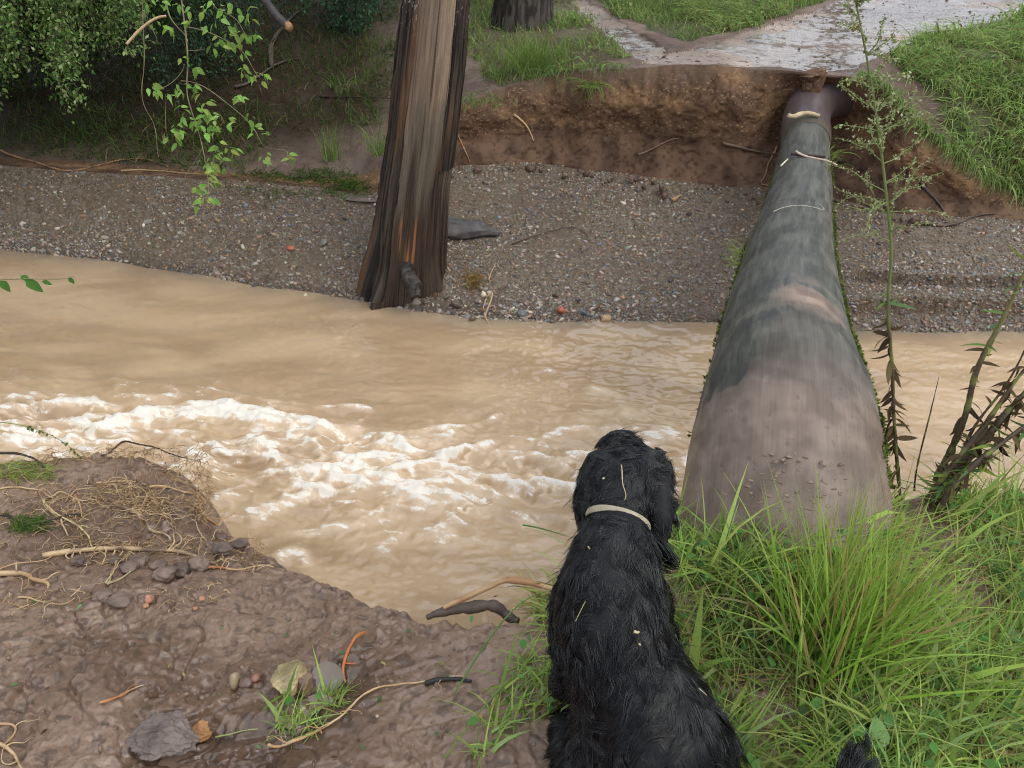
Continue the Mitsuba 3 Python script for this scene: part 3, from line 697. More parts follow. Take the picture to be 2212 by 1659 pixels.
def wood_col(p, n, uv):
    ang = uv.x * 6.2832
    st = FB(ang * 7, p.z * 1.1, 2, octaves=4)
    fi = FB(ang * 42, p.z * 5.5, 4, octaves=3)
    pale = MIX((.15, .102, .074), (.32, .235, .168), S(.3, .7, st * .6 + fi * .4))
    grey = MIX((.085, .069, .050), (.185, .150, .110), S(.3, .7, st * .5 + fi * .5))
    dark = MIX((.022, .016, .013), (.085, .054, .038), S(.3, .7, st * .5 + fi * .5))
    w = FB(ang * 2.2 + 2, p.z * 1.0, 9, octaves=3)
    c = MIX(grey, pale, S(1.05, 1.55, p.z + (w - .5) * 1.0))
    c = MIX(dark, c, S(.50, .95, p.z + (w - .5) * 1.1))
    c = MIX(c, dark, S(.60, .72, FB(ang * 4 + 7, p.z * .45, 3, octaves=3)) * .75 * S(2.2, .8, p.z))
    c = MIX(c, c * .5, S(.54, .70, fi) * .7)
    c = MIX(c, c * .25, S(.66, .72, FB(ang * 24, p.z * 1.4, 12, octaves=2)) * .8)
    oran = S(.10, .03, dr.abs(uv.x - .757)) * S(.30, .36, p.z + (st - .5) * .2) * S(.66, .56, p.z) * S(.45, .6, st)
    return MIX(c, (.33, .13, .045), oran * .65)
def wood_h(p, n, uv): return FB(uv.x * 150, p.z * 3.5, 2, octaves=3) * .7 + FB(uv.x * 420, p.z * 11, 5, octaves=2) * .3
scene['mat_wood'] = two({'type': 'bumpmap', 'arbitrary': mikit.proc(wood_h, eps=.003), 'scale': .009, 'bsdf': {'type': 'principled', 'base_color': mikit.proc(wood_col), 'roughness': .5, 'specular': .28}})
add('trunk', grid_mesh(TX), 'mat_wood', dead, uv=np.stack([A_ / (2 * np.pi), Z_ / 3], -1).reshape(-1, 2))
def bark_col(p, n, uv):
    st = FB(uv.x * 130, p.z * 3, 2, octaves=3)
    c = MIX((.012, .010, .009), (.06, .045, .034), S(.3, .7, st))
    c = MIX(c, (.15, .07, .03), S(.62, .75, FB(uv.x * 40, p.z * 1.2, 8, octaves=2)) * .5)
    return MIX(c, (.5, .5, .45), S(.80, .84, N(uv.x * 260, p.z * 60, 3)) * S(1.6, 2.1, p.z) * .8)
def bark_h(p, n, uv): return FB(uv.x * 90, p.z * 5, 2, octaves=4)
scene['mat_bark'] = two({'type': 'bumpmap', 'arbitrary': mikit.proc(bark_h, eps=.003), 'scale': .02, 'bsdf': {'type': 'principled', 'base_color': mikit.proc(bark_col), 'roughness': .55, 'specular': .25}})
def bark_slab(a0, a1, z0, z1, thick, seed, label):
    na, nz_ = 40, 150
    s = np.linspace(0, 1, na); zs = np.linspace(z0, z1, nz_)
    S_, ZZ = np.meshgrid(s, zs, indexing='xy')
    w0 = math.radians(a0) + .10 * fbm(np.stack([zs * 1.2, 0 * zs], 1), 2.2, 4, seed)
    w1 = math.radians(a1) + .16 * fbm(np.stack([zs * 1.2, 0 * zs + 3], 1), 2.2, 4, seed + 1)
    AA = w0[:, None] + (w1 - w0)[:, None] * S_
    prof = np.clip(np.sin(np.pi * S_), 0, 1) ** .3
    th = thick * prof * (1 + .7 * fbm(np.stack([AA * 5, ZZ * .9, 0 * AA], -1), (3, 2, 1), 3, seed + 2)) - .014 * (1 - prof)
    R_ = trunk_r(AA % (2 * np.pi), ZZ) + th
    X = axis_at(ZZ) + R_[..., None] * np.stack([np.cos(AA), np.sin(AA), 0 * AA], -1)
    return add('bark', grid_mesh(X), 'mat_bark', dead, uv=np.stack([AA / (2 * np.pi), ZZ / 3], -1).reshape(-1, 2), label=label)
bark_slab(172, 243, .05, 5.0, .032, 141, 'dark strip of bark left on the left side')
bark_slab(-52, -12, .9, 5.0, .030, 145, 'peeling dark bark along the right edge')
bark_slab(20, 150, .3, 5.0, .03, 149, 'bark left on the far side')
def trunk_root(px, dep, r, col, label, lump=.35):
    p = PY(np.array(px, float)[:, 0], np.array(px, float)[:, 1], TY - np.array(dep))
    q = smooth_path(p, 40); rr = np.interp(np.linspace(0, 1, 40), np.linspace(0, 1, len(r)), r)
    v, f = tube(q, rr, 22)
    v = v + (.05 * fbm(v, (22, 22, 2.5), 4, len(px) + 7) * lump / .35)[:, None] * np.array([1, -1, 0.2])
    n = fbm(v, (30, 30, 5), 3, 9)[:, None]
    c = np.clip(np.array(col)[None] * (1 + 1.1 * n), .008, 1)
    add('root', (v, f), 'mat_root', dead, color=c, label=label)
trunk_root([(872, 570), (884, 595), (892, 620), (897, 642)], [.20, .30, .36, .40], [.035, .050, .052, .04], (.030, .024, .021), 'black broken root stub at the water edge', .45)
# half buried plank of driftwood behind it
lp = G([925, 985, 1040, 1078], [497, 500, 503, 512]); q = smooth_path(lp, 40)
v, f = tube(q, .12 * np.interp(np.linspace(0, 1, 40), [0, .35, .7, 1], [1, 1, .72, .12]), 26)
c_ = np.repeat(q, 26, 0); c_ = np.vstack([c_, q[0], q[-1]])
d_ = v - c_; d_[:, 2] *= .62; v = c_ + d_ + (.022 * fbm(v, (4, 26, 26), 3, 3))[:, None] * np.array([.2, 1, 1]); v[:, 2] += .02
n_ = fbm(v, (5, 60, 60), 3, 4)[:, None]
k = add('driftwood_log', (v, f), 'mat_root', color=np.clip(np.array([.075, .068, .068]) * (1 + 1.2 * n_), .01, 1), label='grey weathered log half buried in gravel behind the dead trunk', cat='log')

# ================================================================ tree with a thick trunk at the back
bt = G([1128], [50])[0]; br = 53 / FP * np.linalg.norm(bt - CAM) * .99
bz = np.linspace(-.2, 7.5, 90); ba = np.linspace(0, 2 * np.pi, 90)
AA, ZZ = np.meshgrid(ba, bz, indexing='xy')
q = np.stack([np.cos(AA), np.sin(AA), ZZ * .5], -1)
RR = br * (1 + .18 * np.exp(-np.clip(ZZ, 0, 9) / .25) - .035 * ZZ) * (1 + .05 * fbm(q, (9, 9, 2.2), 4, 161) + .03 * fbm(q, (30, 30, 9), 2, 162)); RR[:, -1] = RR[:, 0]
BX = bt + np.stack([RR * np.cos(AA) + .03 * ZZ, RR * np.sin(AA), ZZ], -1)
def bark2(p, n, uv):
    a = FB(uv.x * 60, p.z * 9, 2, octaves=3)
    return MIX((.022, .018, .016), (.085, .072, .062), S(.3, .7, a))
scene['mat_bark2'] = two({'type': 'principled', 'base_color': mikit.proc(bark2), 'roughness': .75, 'specular': .3})
bgtree = thing('background_tree', 'dark trunk of a large tree rooted in weeds above the left end of the bank', 'tree')
add('trunk', grid_mesh(BX), 'mat_bark2', bgtree, uv=np.stack([AA / 6.2832, ZZ / 3], -1).reshape(-1, 2))
def limb(p0, d0, L, r, rng, droop=0.0):
    n = 14; pts = [np.array(p0, float)]; d = np.array(d0, float)
    for i in range(n):
        d = d + .22 * rng.normal(size=3) + [0, 0, -droop / n]; d /= np.linalg.norm(d); pts.append(pts[-1] + d * L / n)
    return np.array(pts)
def leaf_cloud(rng, centres, radii, n, size, droop=.5):
    i = rng.integers(0, len(centres), n)
    d = rng.normal(size=(n, 3)); d /= np.linalg.norm(d, axis=1, keepdims=True)
    p = centres[i] + d * (radii[i] * rng.random(n) ** .45)[:, None]
    ax_ = rng.normal(size=(n, 3)) - [0, 0, droop]
    return scatter(QUADLEAF, p, frames(ax_, rng.normal(size=(n, 3)) + [0, 0, 1.0]), size * rng.uniform(.6, 1.3, n))
rngb = np.random.default_rng(31)
limbs, ends_ = [], []
for i in range(11):
    h = rngb.uniform(3.6, 7.2); a = rngb.uniform(0, 6.28)
    p0 = bt + [.03 * h, 0, h]; L = rngb.uniform(2.0, 3.6)
    pth = limb(p0, [math.cos(a), math.sin(a), .7], L, .1, rngb)
    limbs.append(tube(pth, taper(len(pth), .10, 1, .15), 8)); ends_ += [pth[-1], pth[9], pth[6]]
add('limbs', cat_meshes(limbs), 'mat_bark2', bgtree, uv=np.zeros((sum(len(x[0]) for x in limbs), 2)))
ends_ = np.array(ends_)
cv, cf = leaf_cloud(rngb, ends_, np.full(len(ends_), .95), 9000, .17)
add('crown', (cv, cf), 'mat_leaf', bgtree, smooth=False, color=np.repeat(blend_colors(rngb, len(cv) // 4, [(.05, .09, .022), (.07, .12, .03), (.04, .065, .02)]), 4, 0))

# ================================================================ gravel: single stones and the rest
rngs = np.random.default_rng(5)
STONEC = [(.23, .197, .168), (.15, .137, .127), (.26, .208, .158), (.17, .13, .10), (.34, .29, .23), (.21, .13, .095), (.14, .155, .165), (.09, .083, .084), (.29, .265, .24), (.34, .30, .25), (.27, .17, .10), (.13, .095, .07), (.16, .12, .09)]
gv, gf = GB
gu = np.repeat(us, len(tt)); gtv = np.tile(tt, nb)
fu, ft = gu[gf].mean(1), gtv[gf].mean(1)
infr = (fu > -80) & (fu < 2300) & (ft > -.02)
wgt = infr * (1.15 - .5 * ft) * (1 + .8 * np.clip(1 - ft / .15, 0, 1))
cl_ = fbm(gv[gf].mean(1), 2.2, 3, 171)
wgt = wgt * np.clip(.75 + .9 * cl_ + .4 * fbm(gv[gf].mean(1) * [.5, 2, 1], 3.1, 3, 172), .15, 2.0)
NS = 34000
sp_, sn_, si_ = sample_faces(rngs, GB, NS, wgt)
sz = np.exp(rngs.normal(math.log(.0108), .40, NS)).clip(.004, .026)
meshes, cols = [], []
for s in range(6):
    pr = lump_proto(200 + s, 0, .45, (1, .8, .58)); m = slice(s, None, 6); n = len(sp_[m])
    R = rand_rot(rngs, n); R = .55 * R + .45 * np.eye(3)
    meshes.append(scatter(pr, sp_[m] + [0, 0, .001] , R, sz[m])); cols.append(np.repeat(blend_colors(rngs, n, STONEC, .22), len(pr[0]), 0))
add('gravel', cat_meshes(meshes), 'mat_stone', 'gravel_bar', color=np.vstack(cols), kind='stuff', label='small mixed gravel over the whole bar')
big_px = [(1072, 662), (1042, 672), (1080, 668), (1035, 655), (1100, 684), (1212, 672), (1262, 678), (1250, 650), (1200, 640), (1290, 665), (630, 537), (700, 540), (525, 535), (455, 615), (660, 640), (985, 660), (1000, 648), (1020, 690), (940, 640), (900, 655), (700, 525), (1510, 610), (1260, 540), (1270, 590), (1515, 655), (1650, 660), (1565, 690), (1160, 690), (1130, 680), (1310, 690), (320, 480), (135, 555), (480, 560), (230, 515)]
rest, _, _ = sample_faces(rngs, GB, 250, wgt * (.3 + np.clip(1 - ft / .2, 0, 1) * 2))
bp = np.vstack([G(*np.array(big_px, float).T), rest])
bs = np.r_[rngs.uniform(.022, .046, len(big_px)), rngs.uniform(.016, .030, len(rest))]
protos = [lump_proto(230 + s, 2, .4, (1, .8, .62)) for s in range(5)]
for i, (p, s) in enumerate(zip(bp, bs)):
    v, f = protos[i % 5]
    vv = scatter((v, f), p[None] + [0, 0, s * .18], rand_rot(rngs, 1) * .6 + np.eye(3)[None] * .4, np.array([s]))
    col = blend_colors(rngs, 1, STONEC, .25)[0]
    if i in (5, 10): col = np.array([.33, .10, .06])
    if i in (6,): col = np.array([.09, .11, .16])
    if i in (11, 14): col = np.array([.55, .5, .42])
    add('stone', vv, 'mat_stone', 'gravel_bar', color=np.clip(col * (1 + .35 * fbm(vv[0], 60, 2, 4)[:, None]), .01, .9))

# ================================================================ loose things on the mud bank
def blob(name, u, v, wpx, hpx, col, label, cat, seed, rough=.3, sub=4, tilt=0., detail=.05, sink=.25, zf=.8, facets=0):
    p = G([u], [v])[0]; t = np.linalg.norm(p - CAM); a = wpx / 2 / FP * t; b = hpx / 2 / FP * t
    m = trimesh.creation.icosphere(subdivisions=sub); w = np.array(m.vertices)
    if facets:
        rf = np.random.default_rng(seed); dn = rf.normal(size=(facets, 3)); dn /= np.linalg.norm(dn, axis=1, keepdims=True)
        h_ = rf.uniform(.68, .98, facets); cs = w @ dn.T; w = w * np.min(np.where(cs > .05, h_[None] / np.maximum(cs, .05), 9), axis=1)[:, None].clip(.5, 1.15)
    w = w * (1 + rough * fbm(w, 1.1, 2, seed) + detail * fbm(w, 5, 3, seed + 1))[:, None]
    w = w * np.array([a, (a + b) / 2, b * zf])
    c, s = math.cos(tilt), math.sin(tilt); w = w @ np.array([[c, s, 0], [-s, c, 0], [0, 0, 1]])
    w = w + p + [0, 0, b * zf * (1 - 2 * sink)]
    n = fbm(w, 40, 3, seed)[:, None]; n2 = sstep(-.2, .3, fbm(w, 18, 2, seed + 3))[:, None]
    cc = np.array(col) * (1 + .45 * n); cc = cc * (1 - .35 * n2)
    return add(name, (w, np.array(m.faces)), 'mat_stone' if name != 'mud_clod' else 'mat_root', color=np.clip(cc, .01, .9), label=label, cat=cat)
blob('rock', 625, 1478, 66, 74, (.37, .29, .155), 'yellowish tan angular rock beside the small puddle', 'rock', 301, .12, sub=5, tilt=.3, facets=16, detail=.08)
blob('rock', 658, 1484, 46, 46, (.20, .12, .08), 'brown rock leaning on the right of the yellowish rock', 'rock', 304, .12, sub=5, facets=14, detail=.08)
blob('mud_clod', 365, 1602, 112, 66, (.145, .11, .095), 'large dark grey clod of mud beside the wet rill', 'mud clod', 307, .22, sub=5, detail=.24, facets=14)
blob('mud_clod', 432, 1588, 36, 34, (.34, .17, .07), 'small crumbly orange clod right of the large dark clod', 'mud clod', 309, .5, detail=.25)
for i, (u, v, w, h, c, lab) in enumerate([(324, 1297, 15, 22, (.42, .20, .13), 'upright reddish pebble on the mud, upper of a pair'), (315, 1310, 12, 10, (.48, .24, .13), 'small orange pebble below the upright reddish pebble'),
        (552, 1467, 18, 18, (.36, .17, .11), 'round red brown pebble left of the yellowish rock'), (532, 1477, 24, 22, (.17, .11, .085), 'brown muddy pebble beside the round red brown pebble'),
        (437, 1294, 12, 9, (.45, .22, .12), 'orange pebble on open mud below the long root'), (422, 1315, 11, 8, (.40, .20, .10), 'tiny orange pebble on open mud'), (510, 1475, 20, 40, (.36, .27, .17), 'pale tan stone stuck upright in the mud'),
        (815, 1778 - 230, 8, 7, (.5, .42, .27), 'tiny cream pebble on the smooth silt'), (1040, 1778 - 230, 8, 7, (.5, .25, .12), 'tiny orange pebble on the smooth silt near the dog')]):
    blob('pebble', u, v, w, h, c, lab, 'pebble', 320 + i, .3, 2)
for i, (u, v, w, h) in enumerate([(390, 1235, 34, 26), (360, 1243, 44, 28), (300, 1215, 40, 26), (430, 1225, 40, 34), (280, 1228, 30, 22), (345, 1222, 26, 20), (225, 1290, 40, 22), (260, 1300, 44, 22), (170, 1215, 26, 18), (250, 1212, 22, 18), (480, 1190, 40, 26), (520, 1180, 34, 24)]):
    blob('mud_clod', u, v, w, h, (.15, .105, .082), None, 'mud clod', 340 + i, .45, 3, detail=.16)
    w_ = ('just below the longest pale root, rightmost but three of its row', 'wide one under the middle of the longest pale root', 'left of the wide one under the longest pale root', 'tall one below the bend of the longest pale root', 'small flat one under the left half of the longest pale root', 'smallest of the row, between two larger ones below the longest root', 'above the orange pebbles, left of two', 'wide one above the orange pebbles', 'single one near the bent root at the left edge', 'small one under the left part of the longest pale root', 'on the rim above the right end of the longest root', 'farthest right of all, on the rim over the water')[i]
    tag('mud_clod_%03d' % (i + 2), 'dark mud clod, ' + w_, 'mud clod', 'mud clods slumped along the long pale root')
rngc = np.random.default_rng(91)
cw = (nd[NF].mean(1) > .0) * (NV[NF][:, :, 0].mean(1) < .35) * (NV[NF][:, :, 1].mean(1) > .7) * np.clip(.35 + 1.6 * fbm(NV[NF].mean(1), 6, 3, 93), .03, 2)
cp_, cn__, _ = sample_faces(rngc, MUD, 9000, cw)
cm_ = [scatter(lump_proto(260 + s, 0, .5, (1, .8, .6)), cp_[s::3] - [0, 0, .001], rand_rot(rngc, len(cp_[s::3])), np.exp(rngc.normal(math.log(.0030), .5, len(cp_[s::3]))).clip(.0015, .011)) for s in range(3)]
add('crumbs', cat_meshes(cm_), 'mat_clod2', 'mud_bank', kind='stuff', label='small crumbs of mud and grit')
puddle([(668, 1490), (672, 1458), (690, 1433), (715, 1430), (738, 1447), (742, 1470), (725, 1490), (690, 1505)], float(near_z(PUD.mean(0))[0]) + .009, 'small cloudy puddle beside the yellowish rock')
puddle([(735, 425), (770, 416), (820, 414), (870, 418), (860, 434), (800, 436), (750, 432)], float(np.percentile(G(rng.uniform(745, 860, 60), rng.uniform(416, 432, 60))[:, 2], 12)) + .003, 'grey puddle behind the gravel left of the dead trunk')

rngc2 = np.random.default_rng(95)
tp_, _, _ = sample_faces(rngc2, TRACK, 600, (TRACK[0][TRACK[1]].mean(1)[:, 1] < 12) * 1.0)
add('clods', cat_meshes([scatter(lump_proto(280 + s, 0, .5, (1, .8, .5)), tp_[s::3], rand_rot(rngc2, 200) * .5 + np.eye(3) * .5, np.exp(rngc2.normal(math.log(.011), .5, 200)).clip(.006, .05)) for s in range(3)]), 'mat_clod', 'dirt_track', kind='stuff', label='small dark clods scattered on the wet track')
def rill_pool(px, label):
    q = np.array(px, float); pg = Polygon(q); x0, y0, x1, y1 = pg.bounds; g = np.c_[rngc2.uniform(x0, x1, 400), rngc2.uniform(y0, y1, 400)]; g = g[contains_xy(pg, g[:, 0], g[:, 1])]
    puddle(px, float(np.percentile(G(g[:, 0], g[:, 1])[:, 2], 30)), label, 'mat_rill')
rill_pool([(330, 1665), (350, 1640), (395, 1622), (420, 1632), (390, 1655), (365, 1680)], 'narrow wet pool under the large dark clod')
rill_pool([(600, 1560), (640, 1520), (700, 1500), (720, 1512), (680, 1540), (640, 1570)], 'narrow wet pool in the rill below the yellowish rock')
fl_ = rngc2.uniform(930, 2080, 150); ii_ = np.searchsorted(us, fl_)
fp_ = Bp[ii_] - np.c_[hd[ii_], 0 * fl_] * (.02 + np.abs(rngc2.normal(0, .12, (150, 1)))) * [1, 1, 0]; fp_[:, 2] = Bp[ii_, 2] - .01
add('fallen_soil', cat_meshes([scatter(lump_proto(290 + s, 1, .4, (1, .8, .6)), fp_[s::4], rand_rot(rngc2, len(fp_[s::4])), np.exp(rngc2.normal(math.log(.013), .55, len(fp_[s::4]))).clip(.005, .05)) for s in range(4)]), 'mat_clod', 'cut_bank', kind='stuff', label='clods of soil fallen to the foot of the bank')
# roots and sticks: (points, scale of the sheet they were measured on, radius, colours, name, label, category)
def sheet(px, k, u0, v0): return [(u0 + x * k, v0 + y * k) for x, y in px]
A3 = lambda px: sheet(px, .25, 0, 933); A1 = lambda px: sheet(px, .3646, 0, 1054); A2 = lambda px: sheet(px, .3646, 691, 1054)
ROOTS = [
    (A3([(370, 1080), (560, 1045), (850, 1015), (1080, 1010), (1300, 1030), (1500, 1030), (1650, 1065), (1780, 1120), (1880, 1165)]), .0085, PALE, BROWN, 'root', 'longest thick pale root lying across the mud bank', 'root'),
    (A3([(-80, 1240), (0, 1230), (150, 1225), (250, 1250), (320, 1285), (400, 1300), (420, 1350)]), .0085, PALE, TAN, 'root', 'thick pale root with a bent end at the left edge', 'root'),
    (A3([(1720, 550), (1770, 600), (1730, 640), (1760, 710), (1840, 780), (1960, 740), (2040, 700)]), .0042, (.52, .28, .12), PALE, 'root', 'orange crooked root reaching over the water at the rim', 'root'),
    (A3([(1870, 980), (2010, 940), (2150, 915), (2260, 960)]), .004, TAN, ORANGE, 'root', 'reddish root arching at the rim above the water', 'root'),
    (A3([(1660, 1130), (1740, 1180), (1850, 1170), (2050, 1195), (2230, 1160), (2360, 1170)]), .0042, PALE, ORANGE, 'root', 'pale wavy root right of the longest root', 'root'),
    (A3([(380, 580), (460, 690), (540, 740), (640, 790), (730, 860), (780, 950), (825, 1050)]), .004, (.46, .40, .18), PALE, 'root', 'yellowish stem curving down to the longest root', 'stem'),
    (A3([(530, 760), (560, 850), (610, 920), (625, 1090)]), .0028, PALE, BROWN, 'root', 'thin pale root beside the yellowish stem', 'root'),
    (A3([(650, 550), (690, 640), (712, 740)]), .0035, PALE, ORANGE, 'root', 'short straight pale root end standing on the upper mud', 'root'),
    (A3([(-40, 505), (150, 480), (260, 490), (380, 520), (450, 555), (500, 525), (620, 560), (780, 575)]), .0032, PALE, TAN, 'root', 'thin pale root on the upper left mud', 'root'),
    (A3([(830, 440), (1000, 430), (1150, 420)]), .0035, PALE, None, 'root', 'straight pale root in the upper tangle', 'root'),
    (A3([(1290, 480), (1450, 480), (1560, 510), (1720, 530)]), .0035, (.46, .30, .15), PALE, 'root', 'pale root running to the crooked orange root', 'root'),
    (A3([(940, 560), (1050, 650), (1130, 680), (1250, 750), (1300, 850), (1400, 880), (1480, 950)]), .0065, BROWN, PALE, 'root', 'brown mud caked root running down the bank to the longest root', 'root'),
    (A3([(1060, 1040), (1000, 1160), (960, 1240), (920, 1310), (1040, 1270), (1150, 1180), (1195, 1110), (1050, 1010), (850, 925)]), .0028, (.40, .34, .2), TAN, 'root', 'looping thin stem below the longest root', 'stem'),
    (A3([(-40, 1225), (200, 1130), (380, 1110), (480, 1000)]), .0026, TAN, PALE, 'root', 'thin root left of the longest root', 'root'),
    (A3([(150, 1430), (350, 1465), (540, 1490), (650, 1440)]), .003, PALE, TAN, 'root', 'thin pale root below the bent root at the left edge', 'root'),
    (A3([(-60, 185), (180, 195), (290, 240), (380, 310), (450, 360)]), .0055, DARK, None, 'branch', 'dark bent twig on the far left end of the mud', 'twig'),
    (A3([(880, 205), (960, 170), (1040, 100), (1180, 105), (1300, 125), (1420, 170), (1560, 220), (1690, 250)]), .004, DARK, BROWN, 'branch', 'dark twig along the top of the mud point', 'twig'),
    (A3([(-60, 735), (150, 760), (300, 790), (420, 765), (700, 720)]), .005, DARK, BROWN, 'branch', 'dark twig lying over the small green weeds', 'twig'),
    (A1([(1590, 1520), (1650, 1530), (1740, 1500), (1840, 1460), (1950, 1400), (2050, 1330), (2130, 1250), (2250, 1180), (2420, 1165), (2600, 1130), (2760, 1115)]), .0032, (.40, .24, .12), PALE, 'root', 'long thin root crossing the smooth silt', 'root'),
    (A2([(265, 860), (190, 920), (145, 1030), (150, 1150)]), .0052, (.42, .13, .045), ORANGE, 'root', 'bright orange root beside the small puddle', 'root'),
    (A2([(620, 1165), (700, 1140), (800, 1135), (890, 1140)]), .0068, (.02, .018, .018), None, 'stick', 'short black stick on the smooth silt', 'stick'),
    (A1([(-20, 1515), (60, 1550), (110, 1620), (140, 1670)]), .0042, PALE, TAN, 'root', 'pale root in the bottom left corner', 'root'),
    (A1([(-20, 1400), (40, 1400), (95, 1425), (60, 1500), (-10, 1520)]), .003, PALE, TAN, 'root', 'looped pale root in the bottom left corner', 'root'),
    (A1([(600, 1270), (700, 1235), (780, 1195), (850, 1170)]), .003, ORANGE, PALE, 'root', 'small orange root beside the mud crack', 'root'),
    (A1([(1270, 1475), (1400, 1450), (1530, 1425)]), .002, (.25, .27, .1), None, 'stem', 'thin greenish stem over the wet rill', 'stem'),
    (A1([(640, 570), (690, 450), (730, 370)]), .0025, TAN, PALE, 'root', 'thin root hanging below the longest root', 'root'),
]
rngr = np.random.default_rng(17)
for px, r, c1, c2, nm, lab, cat in ROOTS:
    q = lie(px, r, .0045)
    v, f, c = col_tube(q, taper(len(q), r, 1.05, .5) * (1 + .25 * fbm(q, 24, 2, 3)), 9, c1, rngr, c2)
    k = add(nm, (v, f), 'mat_root', color=c, label=lab, cat=cat)
    tw_ = 0
    for _ in range(0 if nm != 'root' else max(2, len(q) // 9)):       # rootlets
        i = int(rngr.integers(2, len(q) - 1)); d = rngr.normal(size=3) * [1, 1, .5]; d[2] = abs(d[2]) * .5
        pts = [q[i]]
        for _ in range(6): d = d + .5 * rngr.normal(size=3) + [0, 0, -.12]; d /= np.linalg.norm(d); pts.append(pts[-1] + d * rngr.uniform(.006, .017))
        m = tube(smooth_path(pts, 12), taper(12, r * .32 + .0006, 1, .3), 5); add('rootlet', m, 'mat_root', k, color=np.clip(np.array(c1) * (.8 + .4 * rngr.random((len(m[0]), 1))), 0, 1))
def free_root(nm, px, dep_fn, r, c1, c2, lab, cat, sides=10):
    q = smooth_path(dep_fn(np.array(px, float)), 46)
    v, f, c = col_tube(q + .004 * np.stack([fbm(q, 22, 2, 6), fbm(q, 22, 2, 7), fbm(q, 22, 2, 8)], 1), np.interp(np.linspace(0, 1, 46), np.linspace(0, 1, len(r)), r), sides, c1, rngr, c2)
    return add(nm, (v, f), 'mat_root', color=c, label=lab, cat=cat)
def arch(px):
    g = G(px[:, 0], px[:, 1]); e0, e1 = g[0], G([1195], [1300])[0]
    t = np.linspace(0, 1, len(px)); y = e0[1] + (e1[1] - e0[1]) * t + .03 * np.sin(np.pi * t)
    return PY(px[:, 0], px[:, 1], y)
free_root('root', A2([(735, 712), (880, 645), (1000, 590), (1100, 550), (1200, 555), (1280, 575), (1400, 610)]), arch, [.006, .0075, .0075, .009, .006], (.33, .17, .08), (.42, .27, .14), 'brown root arching over the water beside the dog', 'root')
free_root('root', A2([(640, 765), (800, 722), (900, 706), (1000, 695), (1060, 715), (1110, 755), (1175, 800)]), arch, [.008, .014, .0165, .016, .012], (.062, .044, .036), (.10, .07, .055), 'thick dark mud coated root under the arching root', 'root')
# fine root hairs of the torn turf: nobody could count these
th = []
for (x0, y0, x1, y1, n, L, up) in ((-20, 430, 900, 1000, 90, .10, .3), (600, 900, 1900, 1180, 60, .09, .35), (900, 420, 1750, 800, 90, .12, .3), (820, 420, 1300, 620, 90, .10, .35), (1250, 120, 1800, 400, 120, .06, .2), (1650, 350, 1830, 760, 110, .05, .2), (900, 130, 1300, 210, 70, .06, .3), (1100, 560, 1550, 720, 45, .10, .4), (700, 950, 1700, 1010, 55, .06, .4), (300, 160, 900, 260, 55, .06, .3),
                               (0, 1350, 700, 1500, 26, .08, .3), (1200, 1300, 2000, 1550, 30, .04, .4), (1850, 960, 2300, 1200, 60, .05, .4), (-20, 560, 800, 740, 40, .08, .4), (1230, 560, 1700, 620, 30, .09, .5)):
    n = int(n * 1.35); uu = rngr.uniform(x0, x1, n) * .25; vv = 933 + rngr.uniform(y0, y1, n) * .25
    P0 = G(uu, vv)
    for p in P0:
        d = rngr.normal(size=3) * [1, .7, up]; d[2] = abs(d[2]); pts = [p]; st = L * rngr.uniform(.5, 1.3) / 7
        for _ in range(7):
            d = d + .42 * rngr.normal(size=3) * [1, .8, .5] + [0, 0, -.16]; d /= np.linalg.norm(d); pts.append(pts[-1] + d * st)
        pts = np.array(pts); gz_ = near_z(pts[:, :2]); pts[:, 2] = np.where(np.abs(pts[:, 2] - gz_) < .15, np.maximum(pts[:, 2], gz_ + .001), pts[:, 2])
        th.append((tube(smooth_path(pts, 14), taper(14, rngr.uniform(.0009, .0021), 1, .4), 4), np.array([PALE, TAN, (.30, .2, .1), (.19, .12, .06)][int(rngr.integers(4))])))
m = cat_meshes([x for x, _ in th])
add('root_hairs', m, 'mat_root', color=np.vstack([np.tile(c, (len(x[0]), 1)) for x, c in th]), kind='stuff', label='tangle of fine pale root hairs torn out of the mud bank')
def sticks_far(items):
    for px, r, c1, c2, nm, lab, cat in items:
        q = lie(px, r, .006, lift=.6, near=False)
        v, f, c = col_tube(q, taper(len(q), r, 1, .4), 7, c1, rngr, c2)
        add(nm, (v, f), 'mat_root', color=c, label=lab, cat=cat)
B2 = lambda px: sheet(px, .3646, 691, 0); B3 = lambda px: sheet(px, .3646, 1434, 0); B1 = lambda px: sheet(px, .3646, 0, 0)
